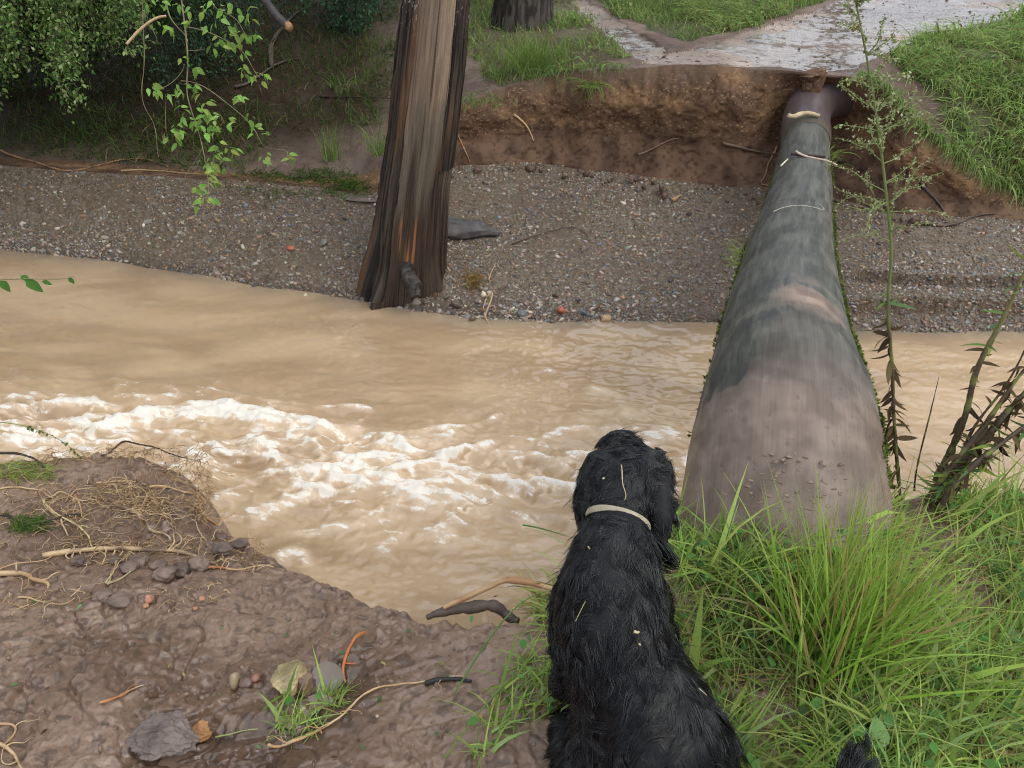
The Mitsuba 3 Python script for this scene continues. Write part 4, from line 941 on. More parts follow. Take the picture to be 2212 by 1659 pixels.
sticks_far([
    (B2([(1150, 685), (1190, 715), (1230, 760), (1250, 795), (1265, 840)]), .011, (.55, .36, .2), PALE, 'root', 'pale root hanging out of the brown cut bank', 'root'),
    (B2([(808, 775), (840, 850), (890, 965)]), .007, ORANGE, TAN, 'root', 'orange root at the foot of the bank right of the dead trunk', 'root'),
    (B2([(1890, 920), (1980, 880), (2060, 840), (2130, 820)]), .008, (.2, .13, .1), None, 'root', 'thin grey root on the dark lower bank', 'root'),
    (B3([(350, 855), (450, 880), (560, 905), (700, 925)]), .014, (.09, .06, .045), BROWN, 'root', 'dark root running along the bank to the pipe', 'root'),
    (B3([(670, 870), (640, 930), (615, 985), (600, 1040), (575, 1090), (620, 1105), (648, 1140)]), .010, (.20, .11, .07), (.3, .18, .11), 'root', 'reddish root hanging down the bank left of the pipe', 'root'),
    (B3([(1020, 955), (1080, 965), (1140, 985)]), .012, (.07, .05, .04), None, 'root', 'dark root end right of the pipe', 'root'),
    (B3([(1520, 1085), (1570, 1150), (1620, 1200), (1660, 1255)]), .013, (.06, .05, .045), None, 'stick', 'dark stick leaning on the low end of the bank', 'stick'),
    (B3([(1480, 1325), (1560, 1330), (1660, 1342), (1800, 1300), (1900, 1275), (1960, 1272)]), .013, (.06, .045, .04), BROWN, 'stick', 'long dark stick lying on the gravel below the grass slope', 'stick'),
    (B2([(1140, 1445), (1250, 1405), (1400, 1360), (1500, 1350), (1560, 1370), (1580, 1430)]), .006, (.10, .07, .055), None, 'twig', 'thin bowed twig on the open gravel', 'twig'),
    (B1([(0, 890), (120, 940), (260, 980), (420, 1015), (560, 990), (760, 945), (900, 955), (1000, 990)]), .010, (.30, .17, .08), BROWN, 'vine', 'brown vine along the back edge of the gravel', 'vine'),
    (B1([(720, 1015), (860, 1010), (1000, 1020), (1180, 1030)]), .007, (.34, .25, .12), None, 'vine', 'pale thin vine along the back edge of the gravel', 'vine'),
    (B1([(1610, 400), (1605, 330), (1620, 250), (1670, 180), (1740, 100), (1830, 50)]), .026, (.10, .08, .062), None, 'branch', 'curved grey dead branch on the dark slope', 'branch'),
    (B1([(1390, 520), (1500, 480), (1600, 410), (1700, 365), (1780, 355)]), .016, (.08, .06, .05), None, 'branch', 'low grey branch lying across the dark slope', 'branch'),
    (B2([(0, 572), (150, 578), (300, 582), (430, 588)]), .010, (.05, .035, .03), None, 'stick', 'straight dark stick along the low mud ledge', 'stick'),
    (B3([(180, 85), (250, 70), (320, 65), (370, 70)]), .02, (.04, .035, .03), None, 'stick', 'dark stick in the grass beside the track', 'stick'),
    (B3([(1500, 855), (1535, 820)]), .010, (.5, .36, .22), None, 'wood_chip', 'pale splinter of wood on the bare soil of the slope', 'wood chip'),
    (B3([(50, 1195), (100, 1160)]), .016, (.36, .22, .12), None, 'wood_chip', 'brown splinter of wood on the gravel left of the pipe', 'wood chip'),
    (B2([(975, 240 + 1646), (1000, 1750), (970, 1820), (990, 1900), (1000, 1975)]), .006, (.45, .27, .16), PALE, 'twig', 'pale forked twig at the gravel edge right of the dead trunk', 'twig'),
    (B2([(1000, 1660), (1040, 1560)]), .005, (.42, .26, .16), PALE, 'twig', 'short upright pale twig above the forked twig', 'twig'),
])
# fallen branch end high on the left, broken and pale at the tip
q = smooth_path(np.vstack([PY(560, -20, 6.4), PY(590, 25, 6.4), PY(628, 62, 6.35)]), 20)
v, f, c = col_tube(q, .032, 10, (.06, .055, .055), rngr, None); c[-30:] = (.36, .2, .1)
add('branch', (v, f), 'mat_root', color=c, label='snapped dark branch with a pale broken end, top left of the slope', cat='branch')
# sticks stranded on the pipe
def pipe_stick(px, r, c1, lab, nm='stick', lift=1.0):
    p = np.array([onpipe(u, v) for u, v in px]); i_ = ((p[:, None] - cen[None]) ** 2).sum(-1).argmin(1)
    o = p - cen[i_]; o /= np.linalg.norm(o, axis=1, keepdims=True)
    p = cen[i_] + o * (rad[i_] * 1.03 + r * lift)[:, None]
    if nm == 'stick':                                       # a stiff stick bridges the curve of the pipe
        a0, a1 = p[0], p[-1]; R0 = rad[i_].mean(); sag = R0 - math.sqrt(max(R0 ** 2 - (np.linalg.norm(a1 - a0) / 2) ** 2, 0)); o0 = o.mean(0)
        p = a0 + (a1 - a0) * np.linspace(0, 1, len(p))[:, None] + o0 * (sag * .9) + rngr.normal(0, .006, p.shape)
    q = smooth_path(p, 24); v, f, c = col_tube(q, taper(24, r, 1, .7), 8, c1, rngr, None)
    return add(nm, (v, f), 'mat_root', color=c, label=lab, cat='stick')
pipe_stick([(1722, 376), (1742, 373), (1760, 374), (1778, 378)], .008, (.45, .36, .28), 'pale twig lying across the top of the pipe')
pipe_stick([(1724, 376), (1750, 376)], .011, DARK, 'short black stick under the pale twig on the pipe')
pipe_stick([(1708, 386), (1718, 380)], .006, (.6, .55, .45), 'tiny pale splinter left of the twig on the pipe')
pipe_stick([(1692, 505), (1712, 501), (1731, 497), (1742, 488), (1738, 480)], .0016, (.5, .45, .33), 'thin curled pale fibre stuck on the pipe', 'fibre')
px_ = np.array([(1702, 248), (1715, 251), (1735, 245), (1755, 246), (1769, 250)], float)
jp = e0 + ax * .06
q = smooth_path(np.stack([PY(u, v, jp[1] - .12) for u, v in px_]), 24); v, f, c = col_tube(q, np.interp(np.linspace(0, 1, 24), [0, .3, 1], [.015, .017, .013]), 9, (.58, .46, .30), rngr, (.42, .32, .2))
add('stick', (v, f), 'mat_root', color=c, label='pale barkless stick lying across the far joint of the pipe', cat='stick')
# column of soil left standing over the bend
sc_ = smooth_path(np.stack([PY(u, v, jp[1] + .25) for u, v in [(1745, 228), (1752, 208), (1755, 185), (1754, 158)]]), 30)
v, f = tube(sc_, np.interp(np.linspace(0, 1, 30), [0, .4, 1], [.09, .075, .10]), 26); v = v + (.06 * fbm(v, 11, 4, 4))[:, None] * np.array([1, .6, .3])
add('soil_column', (v, f), 'mat_cut', 'cut_bank', uv=uvpair(0 * v[:, 0], 0 * v[:, 0] + .62, v))
# ================================================================ grass
GREEN = [(.24, .37, .075), (.31, .43, .10), (.17, .28, .06), (.35, .42, .12), (.25, .36, .13)]
FARG = [(.20, .29, .085), (.25, .35, .10), (.15, .23, .065), (.30, .36, .14), (.22, .32, .12)]
STRAW = [(.40, .31, .15), (.33, .23, .11), (.45, .37, .2), (.24, .15, .07)]
rg = np.random.default_rng(23)
def grass_patch(name, P0, length, elev, bend, width, cols, segs, label=None, azim=None, parent=None, kind='stuff', tip=None, bsdf='mat_grass', root_dark=.55, cat=None):
    n = len(P0)
    az = rg.uniform(0, 2 * np.pi, n) if azim is None else azim
    v, f, bi, t = blades(rg, P0, az, length, width, elev, bend, segs, twist=rg.uniform(-.8, .8, n))
    c = cols[bi]
    if tip is not None: c = c * (1 - (t ** 2)[:, None] * .6) + np.array(tip) * (t ** 2)[:, None] * .6
    return add(name, (v, f), bsdf, parent, smooth=True, color=np.clip(c, .003, .95), kind=kind, label=label, cat=cat)

# --- far side
FV, FF = FARBANK
fc = FV[FF].mean(1)
pu_, pv_, _ = project(fc)
seen = (pu_ > -700) & (pu_ < 3000) & (pv_ > -130) & (pv_ < 700) & (fc[:, 1] < 16)
gd = grass_density(fc[:, :2]) * seen
p, nn, fi = sample_faces(rg, FARBANK, 80000, gd * np.clip(.75 + 1.5 * fbm(fc, 1.6, 3, 401), .05, 2) / (fc[:, 1] ** 1.2))
slope = (p[:, 0] > 1.9) & (p[:, 1] < 9.5)
n = len(p)
cols = blend_colors(rg, n, FARG, .18)
pt1 = fbm(p, .9, 3, 402)[:, None] * .5 + .5
cols = cols * (.62 + .8 * pt1) * np.where(slope[:, None], 1.3, 1.08)
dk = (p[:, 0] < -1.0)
cols[dk] *= np.array([.36, .40, .36])  # shade of the left trees painted into the blade colour
L = rg.uniform(.06, .17, n) * (1 + 1.3 * slope) * np.where(p[:, 1] > 8.5, 1.3, 1)
az = np.where(slope, rg.normal(-2.2, .45, n) + 1.8 * fbm(p, 1.5, 3, 404), rg.uniform(0, 6.28, n))
el = np.where(slope, rg.uniform(.1, 1.0, n), rg.uniform(.4, 1.4, n))
bd = np.where(slope, rg.uniform(.8, 2.0, n), rg.uniform(.3, 1.3, n))
dry = rg.random(n) < .10
cols[dry] = blend_colors(rg, dry.sum(), STRAW, .15) * .6
parts_ = {'grass_slope': (slope, 'long flood flattened grass on the slope right of the pipe'), 'far_grass': (~slope & ~dk, 'short green grass and weeds on both sides of the track'), 'shaded_grass': (~slope & dk, 'sparse grass under the trees on the left, tree shade painted into its colour')}
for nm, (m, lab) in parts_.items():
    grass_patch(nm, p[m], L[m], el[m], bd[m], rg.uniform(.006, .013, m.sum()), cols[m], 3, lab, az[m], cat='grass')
# flat weed leaves between the grass
p, nn, fi = sample_faces(rg, FARBANK, 9000, gd * (fc[:, 0] < 6) * (fc[:, 1] > 6.5) * np.clip(.3 + 2 * fbm(fc, 1.3, 3, 403), 0, 2))
p[:, 2] += rg.uniform(.01, .14, len(p))
wv_, wf_ = scatter(QUADLEAF, p, frames(rg.normal(size=(len(p), 3)) * [1, 1, .4], rg.normal(size=(len(p), 3)) * .6 + [0, 0, 1.0]), rg.uniform(.02, .055, len(p)))
wc = blend_colors(rg, len(p), FARG, .2) * np.where(p[:, :1] < -1, .3, 1.0)  # left weeds darkened: tree shade painted into the leaf colour
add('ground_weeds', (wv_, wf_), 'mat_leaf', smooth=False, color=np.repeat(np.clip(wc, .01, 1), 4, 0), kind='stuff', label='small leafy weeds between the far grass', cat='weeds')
# fringe hanging over the edge of the cut
tp_px = np.r_[rg.uniform(1790, 1960, 420), rg.uniform(1960, 2150, 420), rg.uniform(1130, 1330, 140)]
ii = np.searchsorted(us, tp_px)
p = Tp[ii] + hd[ii].repeat(1, 0)[:, [0, 1, 1]] * [1, 1, 0] * rg.uniform(0, .1, (len(ii), 1)); p[:, 2] = Tp[ii, 2] + .01
grass_patch('edge_grass', p, rg.uniform(.10, .26, len(p)), rg.uniform(.2, .9, len(p)), rg.uniform(1.3, 2.8, len(p)), rg.uniform(.005, .009, len(p)), blend_colors(rg, len(p), FARG, .2), 4, 'grass fringe drooping over the edge of the washed out bank', np.arctan2(-hd[ii, 1], -hd[ii, 0]) + rg.normal(0, .8, len(p)), cat='grass')
def tuft(u, v, n, L, lab, cols=FARG, spread=.07, lean=None, w=.006, el0=1.1, name='grass_tuft', bend=.9, near=False):
    b = G([u], [v])[0]
    p = b + np.c_[rg.normal(0, spread, (n, 2)), np.zeros(n) - .01]
    az = rg.uniform(0, 6.28, n) if lean is None else rg.normal(lean, .9, n)
    return grass_patch(name, p, L * rg.uniform(.5, 1.1, n), rg.normal(el0, .22, n), rg.uniform(.2, bend * 1.5, n), np.full(n, w), blend_colors(rg, n, cols, .15), 4, lab, az, kind=None, cat='grass tuft')
LT = [(.20, .30, .075), (.16, .27, .06), (.24, .32, .10)]
tuft(1152, 148, 420, .42, 'fluffy light green tuft at the left edge of the washed out bank', LT, .10, w=.005)
tuft(1275, 178, 70, .30, 'small tuft hanging on the edge of the brown bank', LT, .05, lean=-1.5, el0=.3, bend=2)
tuft(718, 342, 60, .34, 'thin upright tuft on the mud flat left of the dead trunk', LT, .03, el0=1.45, bend=.3)
tuft(828, 330, 70, .40, 'bent pale tuft right behind the dead trunk on its left', LT, .06, bend=2)
tuft(1040, 215, 130, .22, 'drooping tuft on the bank just right of the dead trunk', FARG, .12, lean=-1.6, el0=.7, bend=1.8)
tuft(738, 195, 60, .25, 'straggling tuft on the low mud ledge', FARG, .08, bend=2)
for u, v, n_, s_ in ((640, 388, 420, .22), (560, 382, 200, .16), (720, 395, 220, .14), (780, 402, 200, .10), (690, 372, 180, .12)):
    tuft(u, v, n_, .12, {640: 'widest green weed patch at the back of the gravel', 560: 'leftmost weed patch at the back of the gravel', 720: 'weed patch below the thin upright tuft', 780: 'bright weed patch beside the grey puddle', 690: 'weed patch above the widest one at the back of the gravel'}[u],
         [(.06, .11, .025), (.09, .15, .03), (.045, .08, .02)], s_, el0=.6, bend=1.6, w=.008, name='weed_patch')
    tag([k for k in scene if k.startswith('weed_patch')][-1], kind='stuff')
# tuft growing on the flank of the pipe
b_ = onpipe(1603, 560) + [-.02, 0, 0]
n = 60
grass_patch('grass_tuft', b_ + rg.normal(0, .03, (n, 3)) * [.5, 1.4, .8], rg.uniform(.05, .13, n), rg.uniform(.1, 1.2, n), rg.uniform(.8, 2.2, n), np.full(n, .004), blend_colors(rg, n, [(.25, .35, .07), (.2, .3, .06)], .15), 4, 'small bright green tuft growing on the left flank of the pipe', rg.normal(3.0, .8, n), kind=None, cat='grass tuft')
b_ = onpipe(1795, 335) + [.03, .05, -.05]
n = 36
grass_patch('grass_tuft', b_ + rg.normal(0, .03, (n, 3)), rg.uniform(.08, .16, n), rg.uniform(.1, 1.2, n), rg.uniform(.8, 2.2, n), np.full(n, .006), blend_colors(rg, n, [(.2, .28, .07)], .15), 4, 'wisp of grass at the right flank of the pipe near the bank', rg.normal(0, .8, n), kind=None, cat='grass tuft')

# more trees behind, beyond the top of the picture
rz_ = np.random.default_rng(83)
for i, (x, y, lab) in enumerate([(6.5, 17, 'tree standing beyond the track on the right'), (11, 14, 'tree standing far right above the grass slope'), (-1, 19, 'tree standing far behind the dark trunk'), (2.5, 24, 'tree standing at the far end of the grass'), (-7, 16, 'tree standing behind the shaded bank')]):
    h = rz_.uniform(6, 9); b0_ = np.array([x, y, 1.3 + .03 * y])
    q = smooth_path([b0_, b0_ + [.1, 0, h * .4], b0_ + [.3, .1, h * .8]], 20); v, f = tube(q, np.linspace(.22, .08, 20), 10)
    tt_ = thing('far_tree', lab, 'tree', None); add('trunk', (v, f), 'mat_bark2', tt_, uv=np.c_[v[:, 0], v[:, 2]])
    cen_ = b0_ + [.2, 0, h * .75] + rz_.normal(0, 1, (16, 3)) * [1.3, 1.3, h * .12]
    m = leaf_cloud(rz_, cen_, np.full(16, 1.0), 2600, .3); add('crown', m, 'mat_leaf', tt_, smooth=False, color=np.repeat(blend_colors(rz_, 2600, [(.06, .10, .03), (.08, .13, .035), (.045, .075, .022)]), 4, 0))
# --- near side
mf_c = NV[NF].mean(1)
def npoly(px, z): return P(*np.array(px, float).T, z)[:, :2]
NGP = [(npoly([(1462, 1120), (1560, 1168), (1700, 1185), (1850, 1150), (1905, 1078), (2060, 1062), (2300, 1050), (2700, 1060), (2700, 1800), (1560, 1800), (1590, 1640), (1520, 1500), (1450, 1300), (1430, 1180)], .95), 1.0),
       (npoly([(1190, 1255), (1260, 1240), (1440, 1140), (1470, 1300), (1230, 1420), (1130, 1350), (1160, 1300)], .82), .85),
       (npoly([(1100, 1485), (1215, 1400), (1225, 1490), (1190, 1535), (1080, 1590), (1050, 1660), (1010, 1660), (1050, 1560)], .85), .62),
       (npoly([(590, 1540), (640, 1500), (730, 1488), (742, 1520), (680, 1560), (640, 1600), (590, 1590)], .81), .35)]
def near_density(xy):
    w = xy + .07 * np.stack([fbm(xy, 5, 3, 411), fbm(xy, 5, 3, 412)], 1); g = np.zeros(len(xy))
    for poly, a in NGP: g = np.maximum(g, a * in_poly(poly, w))
    return g
nd_ = near_density(mf_c[:, :2]) * (nd[NF].mean(1) > -.05)
p, nn, fi = sample_faces(rg, MUD, 23000, nd_ * np.clip(.62 + 1.8 * fbm(mf_c, 5.5, 3, 413), .03, 2.2))
n = len(p); p[:, 2] -= .004
right = p[:, 0] > .35
cols = blend_colors(rg, n, GREEN, .2) * (.8 + .5 * (fbm(p, 3, 2, 414)[:, None] * .5 + .5))
dry = rg.random(n) < .30
cols[dry] = blend_colors(rg, dry.sum(), STRAW, .2)
L = np.exp(rg.normal(math.log(.115), .42, n)).clip(.04, .30) * np.where(p[:, 0] < .1, .72, 1)
az = np.where(rg.random(n) < .4, rg.normal(.5, .6, n), rg.uniform(0, 6.28, n))
grass_patch('near_grass', p, L, np.where(dry, rg.uniform(0, .5, n), rg.uniform(.15, 1.3, n)), rg.uniform(.3, 2.0, n), np.exp(rg.normal(math.log(.0043), .42, n)) * np.where(rg.random(n) < .12, 2.1, 1), cols, 4, 'tangled wet green grass covering the bank right of the dog', az, tip=(.25, .28, .09), cat='grass')
# long fallen stems and straws through it
m = (rg.random(n) < .035) & right
ps = p[m]; k = len(ps)
grass_patch('fallen_stems', ps + [0, 0, .02], rg.uniform(.2, .42, k), rg.uniform(.05, .5, k), rg.uniform(.1, .7, k), rg.uniform(.002, .0042, k), np.where((rg.random(k) < .5)[:, None], blend_colors(rg, k, STRAW), blend_colors(rg, k, GREEN) * 1.2), 6, 'long fallen stems and straws crossing the near grass', rg.normal(.3, .9, k), cat='grass')
# clover and other flat leaves
mw = rg.random(n) < .045
pw = p[mw] + np.c_[rg.normal(0, .01, (mw.sum(), 2)), rg.uniform(.01, .09, mw.sum())]
lp_ = leaf_proto(1, .8, .05, .2, 3)
V_, F_l = scatter(lp_, pw, frames(rg.normal(size=(len(pw), 3)) * [1, 1, .25], rg.normal(size=(len(pw), 3)) * .35 + [0, 0, 1.0]), rg.uniform(.013, .036, len(pw)))
add('clover', (V_, F_l), 'mat_leaf', color=np.repeat(blend_colors(rg, len(pw), [(.10, .23, .06), (.13, .27, .08), (.08, .17, .05)], .15), len(lp_[0]), 0), kind='stuff', label='small round leaved weeds among the near grass', cat='weeds')
# the big bright tussock
b = G([1800], [1440])[0]
n = 480
o = rg.normal(0, 1, (n, 2)) * [.055, .045]; base = np.c_[b[0] + o[:, 0], b[1] + o[:, 1], np.full(n, b[2] - .01)]
az = rg.normal(1.0, 1.1, n); low = rg.random(n) < .30
az[low] = rg.normal(.05, .45, low.sum())
el = np.where(low, rg.uniform(.2, .8, n), rg.normal(1.28, .15, n)); 
cols = blend_colors(rg, n, [(.22, .38, .045), (.28, .45, .07), (.17, .32, .04), (.33, .46, .10)], .16)
dry = rg.random(n) < .12; cols[dry] = blend_colors(rg, dry.sum(), [(.40, .33, .12), (.34, .22, .1)], .2)
tus = thing('grass_tussock', 'large bright yellow green tussock of long blades right of the dog', 'grass tussock')
grass_patch('blades', base, rg.uniform(.20, .48, n) * np.where(low, .85, 1.0), el, rg.uniform(.05, .6, n) + .9 * (rg.random(n) < .15), rg.uniform(.0048, .0092, n), cols, 7, None, az, tus, 'stuff', tip=(.32, .38, .09))
n = 60
grass_patch('dry_blades', np.c_[b[0] + rg.normal(0, .05, (n, 2))[:, 0], b[1] - .03 + rg.normal(0, .03, n), np.full(n, b[2])], rg.uniform(.1, .26, n), rg.uniform(0, 1.0, n), rg.uniform(.5, 2, n), rg.uniform(.003, .006, n), blend_colors(rg, n, [(.2, .12, .06), (.36, .26, .12), (.13, .08, .05)]), 5, 'brown dead blades round its foot', rg.uniform(0, 6.28, n), tus, 'stuff')
# long arching single blades left of the tussock, each a thing
for i, (pts, c, lab) in enumerate([
        ([(1985, 1345), (1880, 1300), (1760, 1285), (1640, 1275), (1540, 1292)], (.28, .36, .09), 'long arching yellow green blade across the near grass, lower of two'),
        ([(1760, 1255), (1700, 1235), (1650, 1245), (1600, 1255), (1560, 1255)], (.30, .34, .10), 'arching pale blade above the lower one'),
        ([(1716, 1560), (1720, 1480), (1738, 1330), (1770, 1230), (1785, 1180)], (.24, .38, .10), 'tall thin blade rising left of the tussock'),
        ([(1690, 1170), (1780, 1120), (1880, 1070), (1960, 1040)], (.30, .36, .14), 'pale stem lying over the foot of the pipe'),
        ([(1810, 1090), (1760, 1010), (1700, 960)], (.26, .36, .12), 'curved thin stem bending over the pipe'),
        ([(1985, 1200), (2080, 1140), (2150, 1080), (2205, 1020)], (.42, .32, .18), 'dry tan straw leaning right of the tussock'),
        ([(960, 1640), (1060, 1510), (1130, 1440), (1200, 1370)], (.24, .32, .10), 'long thin green stem across the silt left of the dog'),
        ([(1130, 1134), (1170, 1142), (1230, 1160)], (.2, .33, .1), 'green blade over the water just left of the dog collar'),
        ([(980, 1500), (1050, 1390), (1130, 1300), (1220, 1285)], (.2, .33, .1), 'green blade arching left from the grass beside the dog')]):
    q0 = np.array(pts, float); g0 = G([q0[0, 0]], [q0[0, 1]])[0]
    t = np.linspace(0, 1, len(q0)); y = g0[1] + (.10 * t if i not in (6,) else np.zeros_like(t) + (G([q0[-1, 0]], [q0[-1, 1]])[0][1] - g0[1]) * t)
    if i in (3, 4): y = np.linspace(1.72, 1.66, len(q0))
    if i == 7: y = np.linspace(1.42, 1.28, len(q0))
    if i == 8: y = np.linspace(g0[1], 1.3, len(q0))
    q = smooth_path(PY(q0[:, 0], q0[:, 1], y), 22)
    if i in (6,): q[:, 2] = np.maximum(q[:, 2], near_z(q[:, :2]) + .01)
    v, f = tube(q, np.interp(np.linspace(0, 1, 22), [0, .5, 1], [.0022, .002, .0007]), 5)
    add('reed_stem', (v, f), 'mat_grass', color=np.tile(c, (len(v), 1)), label=lab, cat='grass')

# ================================================================ tall weeds on the right bank
rw = np.random.default_rng(43)
def weed(px, y0, y1, r, label, leaves, name='tall_weed', col=(.16, .2, .07), dead_to=.45, sprigs=0):
    px = np.array(px, float); t = np.linspace(0, 1, len(px))
    q = smooth_path(PY(px[:, 0], px[:, 1], y0 + (y1 - y0) * t), 60)
    s = np.linspace(0, 1, 60)
    v, f = tube(q, r * np.interp(s, [0, .6, 1], [1.15, .85, .35]), 8, lump=.25, seed=3)
    sv = np.repeat(s, 8); sv = np.r_[sv, 0, 1]
    w = sstep(dead_to - .15, dead_to + .12, sv + .12 * fbm(v, 30, 2, 3))[:, None]
    c = np.array((.085, .06, .04)) * (1 - w) + np.array(col) * w
    patch = sstep(.1, .3, fbm(v, 26, 2, 8))[:, None] * (1 - w); c = c * (1 - patch) + np.array((.2, .22, .06)) * patch * .8 + c * patch * .2
    tw = thing(name, label, 'weed')
    add('stem', (v, f), 'mat_root', tw, color=np.clip(c, .01, 1))
    lp = leaf_proto(1, .17, .05, .5, 5)
    for k in range(leaves):
        i = int(rw.uniform(.02, .98 if not sprigs else .52) * 59); tt_ = i / 59; a = rw.uniform(0, 6.28)
        dead = tt_ < dead_to
        ax_ = np.array([math.cos(a), math.sin(a) * .7, -1.6 if dead and rw.random() < .75 else rw.uniform(-.2, .5)]); 
        lc = np.array([(.075, .05, .032), (.11, .075, .045), (.15, .115, .055)][int(rw.integers(3))]) if dead else np.array([(.17, .25, .08), (.21, .29, .06), (.12, .2, .08)][int(rw.integers(3))])
        lp = leaf_proto(1, .27 if dead else .17, .1, .5, 5)
        lv = scatter(lp, q[i][None], frames(ax_[None], rw.normal(size=(1, 3)) + [0, 0, .8]), np.array([rw.uniform(.03, .075) * (1.15 if not dead else .9)]))
        add('leaf', lv, 'mat_leaf', tw, color=np.tile(lc, (len(lv[0]), 1)))
    if sprigs:
        sm, lm, lcol = [], [], []
        for k in range(sprigs):
            i = int(rw.uniform(.55, .995) * 59); tt_ = i / 59; a = rw.uniform(0, 6.28); Ls = (1 - tt_) * .34 + .05
            d = np.array([math.cos(a), .6 * math.sin(a), rw.uniform(.1, .9)]); pts = [q[i]]
            for j in range(8): d = d + .22 * rw.normal(size=3); d /= np.linalg.norm(d); pts.append(pts[-1] + d * Ls * rw.uniform(.6, 1.2) / 8)
            pp = smooth_path(pts, 14); sm.append(tube(pp, taper(14, .0016, 1, .35), 4))
            nl = 52; ii = rw.integers(3, 14, nl)
            lm.append(scatter(QUADLEAF, pp[ii] + rw.normal(0, .003, (nl, 3)), frames(rw.normal(size=(nl, 3)), rw.normal(size=(nl, 3))), rw.uniform(.004, .011, nl)))
            lcol.append(blend_colors(rw, nl, [(.36, .42, .20), (.28, .35, .13), (.46, .49, .30), (.24, .20, .10)], .15))
        m = cat_meshes(sm); add('sprigs', m, 'mat_root', tw, color=np.tile((.2, .24, .09), (len(m[0]), 1)), kind='stuff')
        m = cat_meshes(lm); add('flower_heads', m, 'mat_leaf', tw, smooth=False, color=np.repeat(np.vstack(lcol), 4, 0), kind='stuff', label='pale green small flower heads at the top')
weed([(1945, 1080), (1938, 1000), (1930, 880), (1925, 760), (1918, 650), (1925, 560), (1920, 470), (1910, 380), (1896, 270), (1882, 180), (1866, 90), (1850, 10), (1842, -40)], 1.78, 1.72, .0047, 'tallest weed right of the pipe, dark below with pale green flower heads on top', 80, sprigs=44, dead_to=.47)
weed([(2020, 1040), (2060, 960), (2090, 880), (2110, 800), (2150, 720), (2185, 650), (2212, 590), (2235, 540)], 1.75, 1.78, .0085, 'thick leaning weed stalk at the right edge, wrapped in dead leaves', 34, col=(.17, .15, .06), dead_to=.62)
weed([(2040, 1080), (2085, 960), (2120, 900), (2160, 850), (2212, 760), (2240, 700)], 1.72, 1.76, .0042, 'thin dark weed stalk leaning right below the thick stalk', 16, dead_to=1.1)
weed([(1975, 1060), (1985, 990), (2000, 930), (2015, 870), (2028, 815)], 1.78, 1.80, .0026, 'short bare dark reddish stalk right of the tallest weed', 0, dead_to=1.3)
weed([(2010, 1110), (2080, 1000), (2150, 920), (2212, 850), (2260, 810)], 1.68, 1.7, .0120, 'thickest brown dead stalk fallen at the right edge', 70, dead_to=1.2)
weed([(1990, 1090), (2090, 1010), (2160, 960), (2240, 915)], 1.66, 1.66, .0060, 'green leafy weed lying over the fallen bundle', 60, dead_to=.0, col=(.1, .16, .05))
weed([(2000, 1085), (2070, 990), (2140, 900), (2212, 800), (2250, 760)], 1.66, 1.72, .0075, 'brown dead stalk just above the thickest fallen stalk', 40, dead_to=1.2)
weed([(2030, 1100), (2110, 1000), (2180, 945), (2260, 880)], 1.62, 1.66, .0075, 'brown dead stalk just below the thickest fallen stalk', 40, dead_to=1.2)
weed([(1850, 1180), (1842, 1090), (1836, 1040), (1850, 1000)], 1.62, 1.62, .004, 'small dark broken weed in front of the foot of the pipe', 8, dead_to=1.2)

# ================================================================ trees and creepers of the left bank
rt = np.random.default_rng(61)
ltree = thing('shade_tree', 'dense small leaved dark green tree hanging over the left bank', 'tree')
tp0 = np.array([-6.2, 7.6, .5]); 
pth = smooth_path([tp0 + [0, 0, -.3], tp0 + [.1, 0, 1.2], tp0 + [.35, -.1, 2.6], tp0 + [.9, -.3, 4.2]], 40)
v, f = tube(pth, np.linspace(.3, .16, 40), 20, lump=.1); add('trunk', (v, f), 'mat_bark2', ltree, uv=np.c_[v[:, 0], v[:, 2]])
lb, le = [], []
for i in range(26):
    p0 = pth[int(rt.integers(22, 40))]; a = rt.uniform(-1.9, 1.0)
    L_ = limb(p0, [math.cos(a), math.sin(a) * .8, .25], rt.uniform(2.6, 6.2), .1, rt, .35)
    L_[:, 2] = np.maximum(L_[:, 2], 2.75); lb.append(tube(L_, taper(len(L_), .075, 1, .12), 7)); le += [L_[-1], L_[11], L_[8], L_[5]]
m = cat_meshes(lb); add('limbs', m, 'mat_bark2', ltree, uv=np.c_[m[0][:, 0], m[0][:, 2]])
le = np.array(le); le = le[(le[:, 0] < 0.2)]
cr = [leaf_cloud(rt, le, np.full(len(le), .75), 15000, .15)]
shade_clumps = np.vstack([np.c_[rt.uniform(-8, -1.0, 130), rt.uniform(5.0, 10, 130), rt.uniform(3.0, 6.5, 130)], np.c_[rt.uniform(-13, -7, 60), rt.uniform(3, 11, 60), rt.uniform(.8, 6, 60)], np.c_[rt.uniform(-9, 0, 60), rt.uniform(12, 15, 60), rt.uniform(2.6, 7, 60)]])  # unseen leaf clumps added to block sky light on the left bank
cr.append(leaf_cloud(rt, shade_clumps, np.full(len(shade_clumps), .85), 20000, .20))
m = cat_meshes(cr); mv_ = m[0].reshape(-1, 4, 3); okk = (mv_[:, :, 2].min(1) > 2.45) | (mv_[:, :, 0].max(1) < -6.6)
mv_ = mv_[okk]; m = (mv_.reshape(-1, 3), (QUADLEAF[1][None] + 4 * np.arange(len(mv_))[:, None, None]).reshape(-1, 3))
add('crown', m, 'mat_leaf', ltree, smooth=False, color=np.repeat(blend_colors(rt, len(mv_), [(.04, .075, .02), (.055, .10, .028), (.035, .055, .018)], .2), 4, 0))
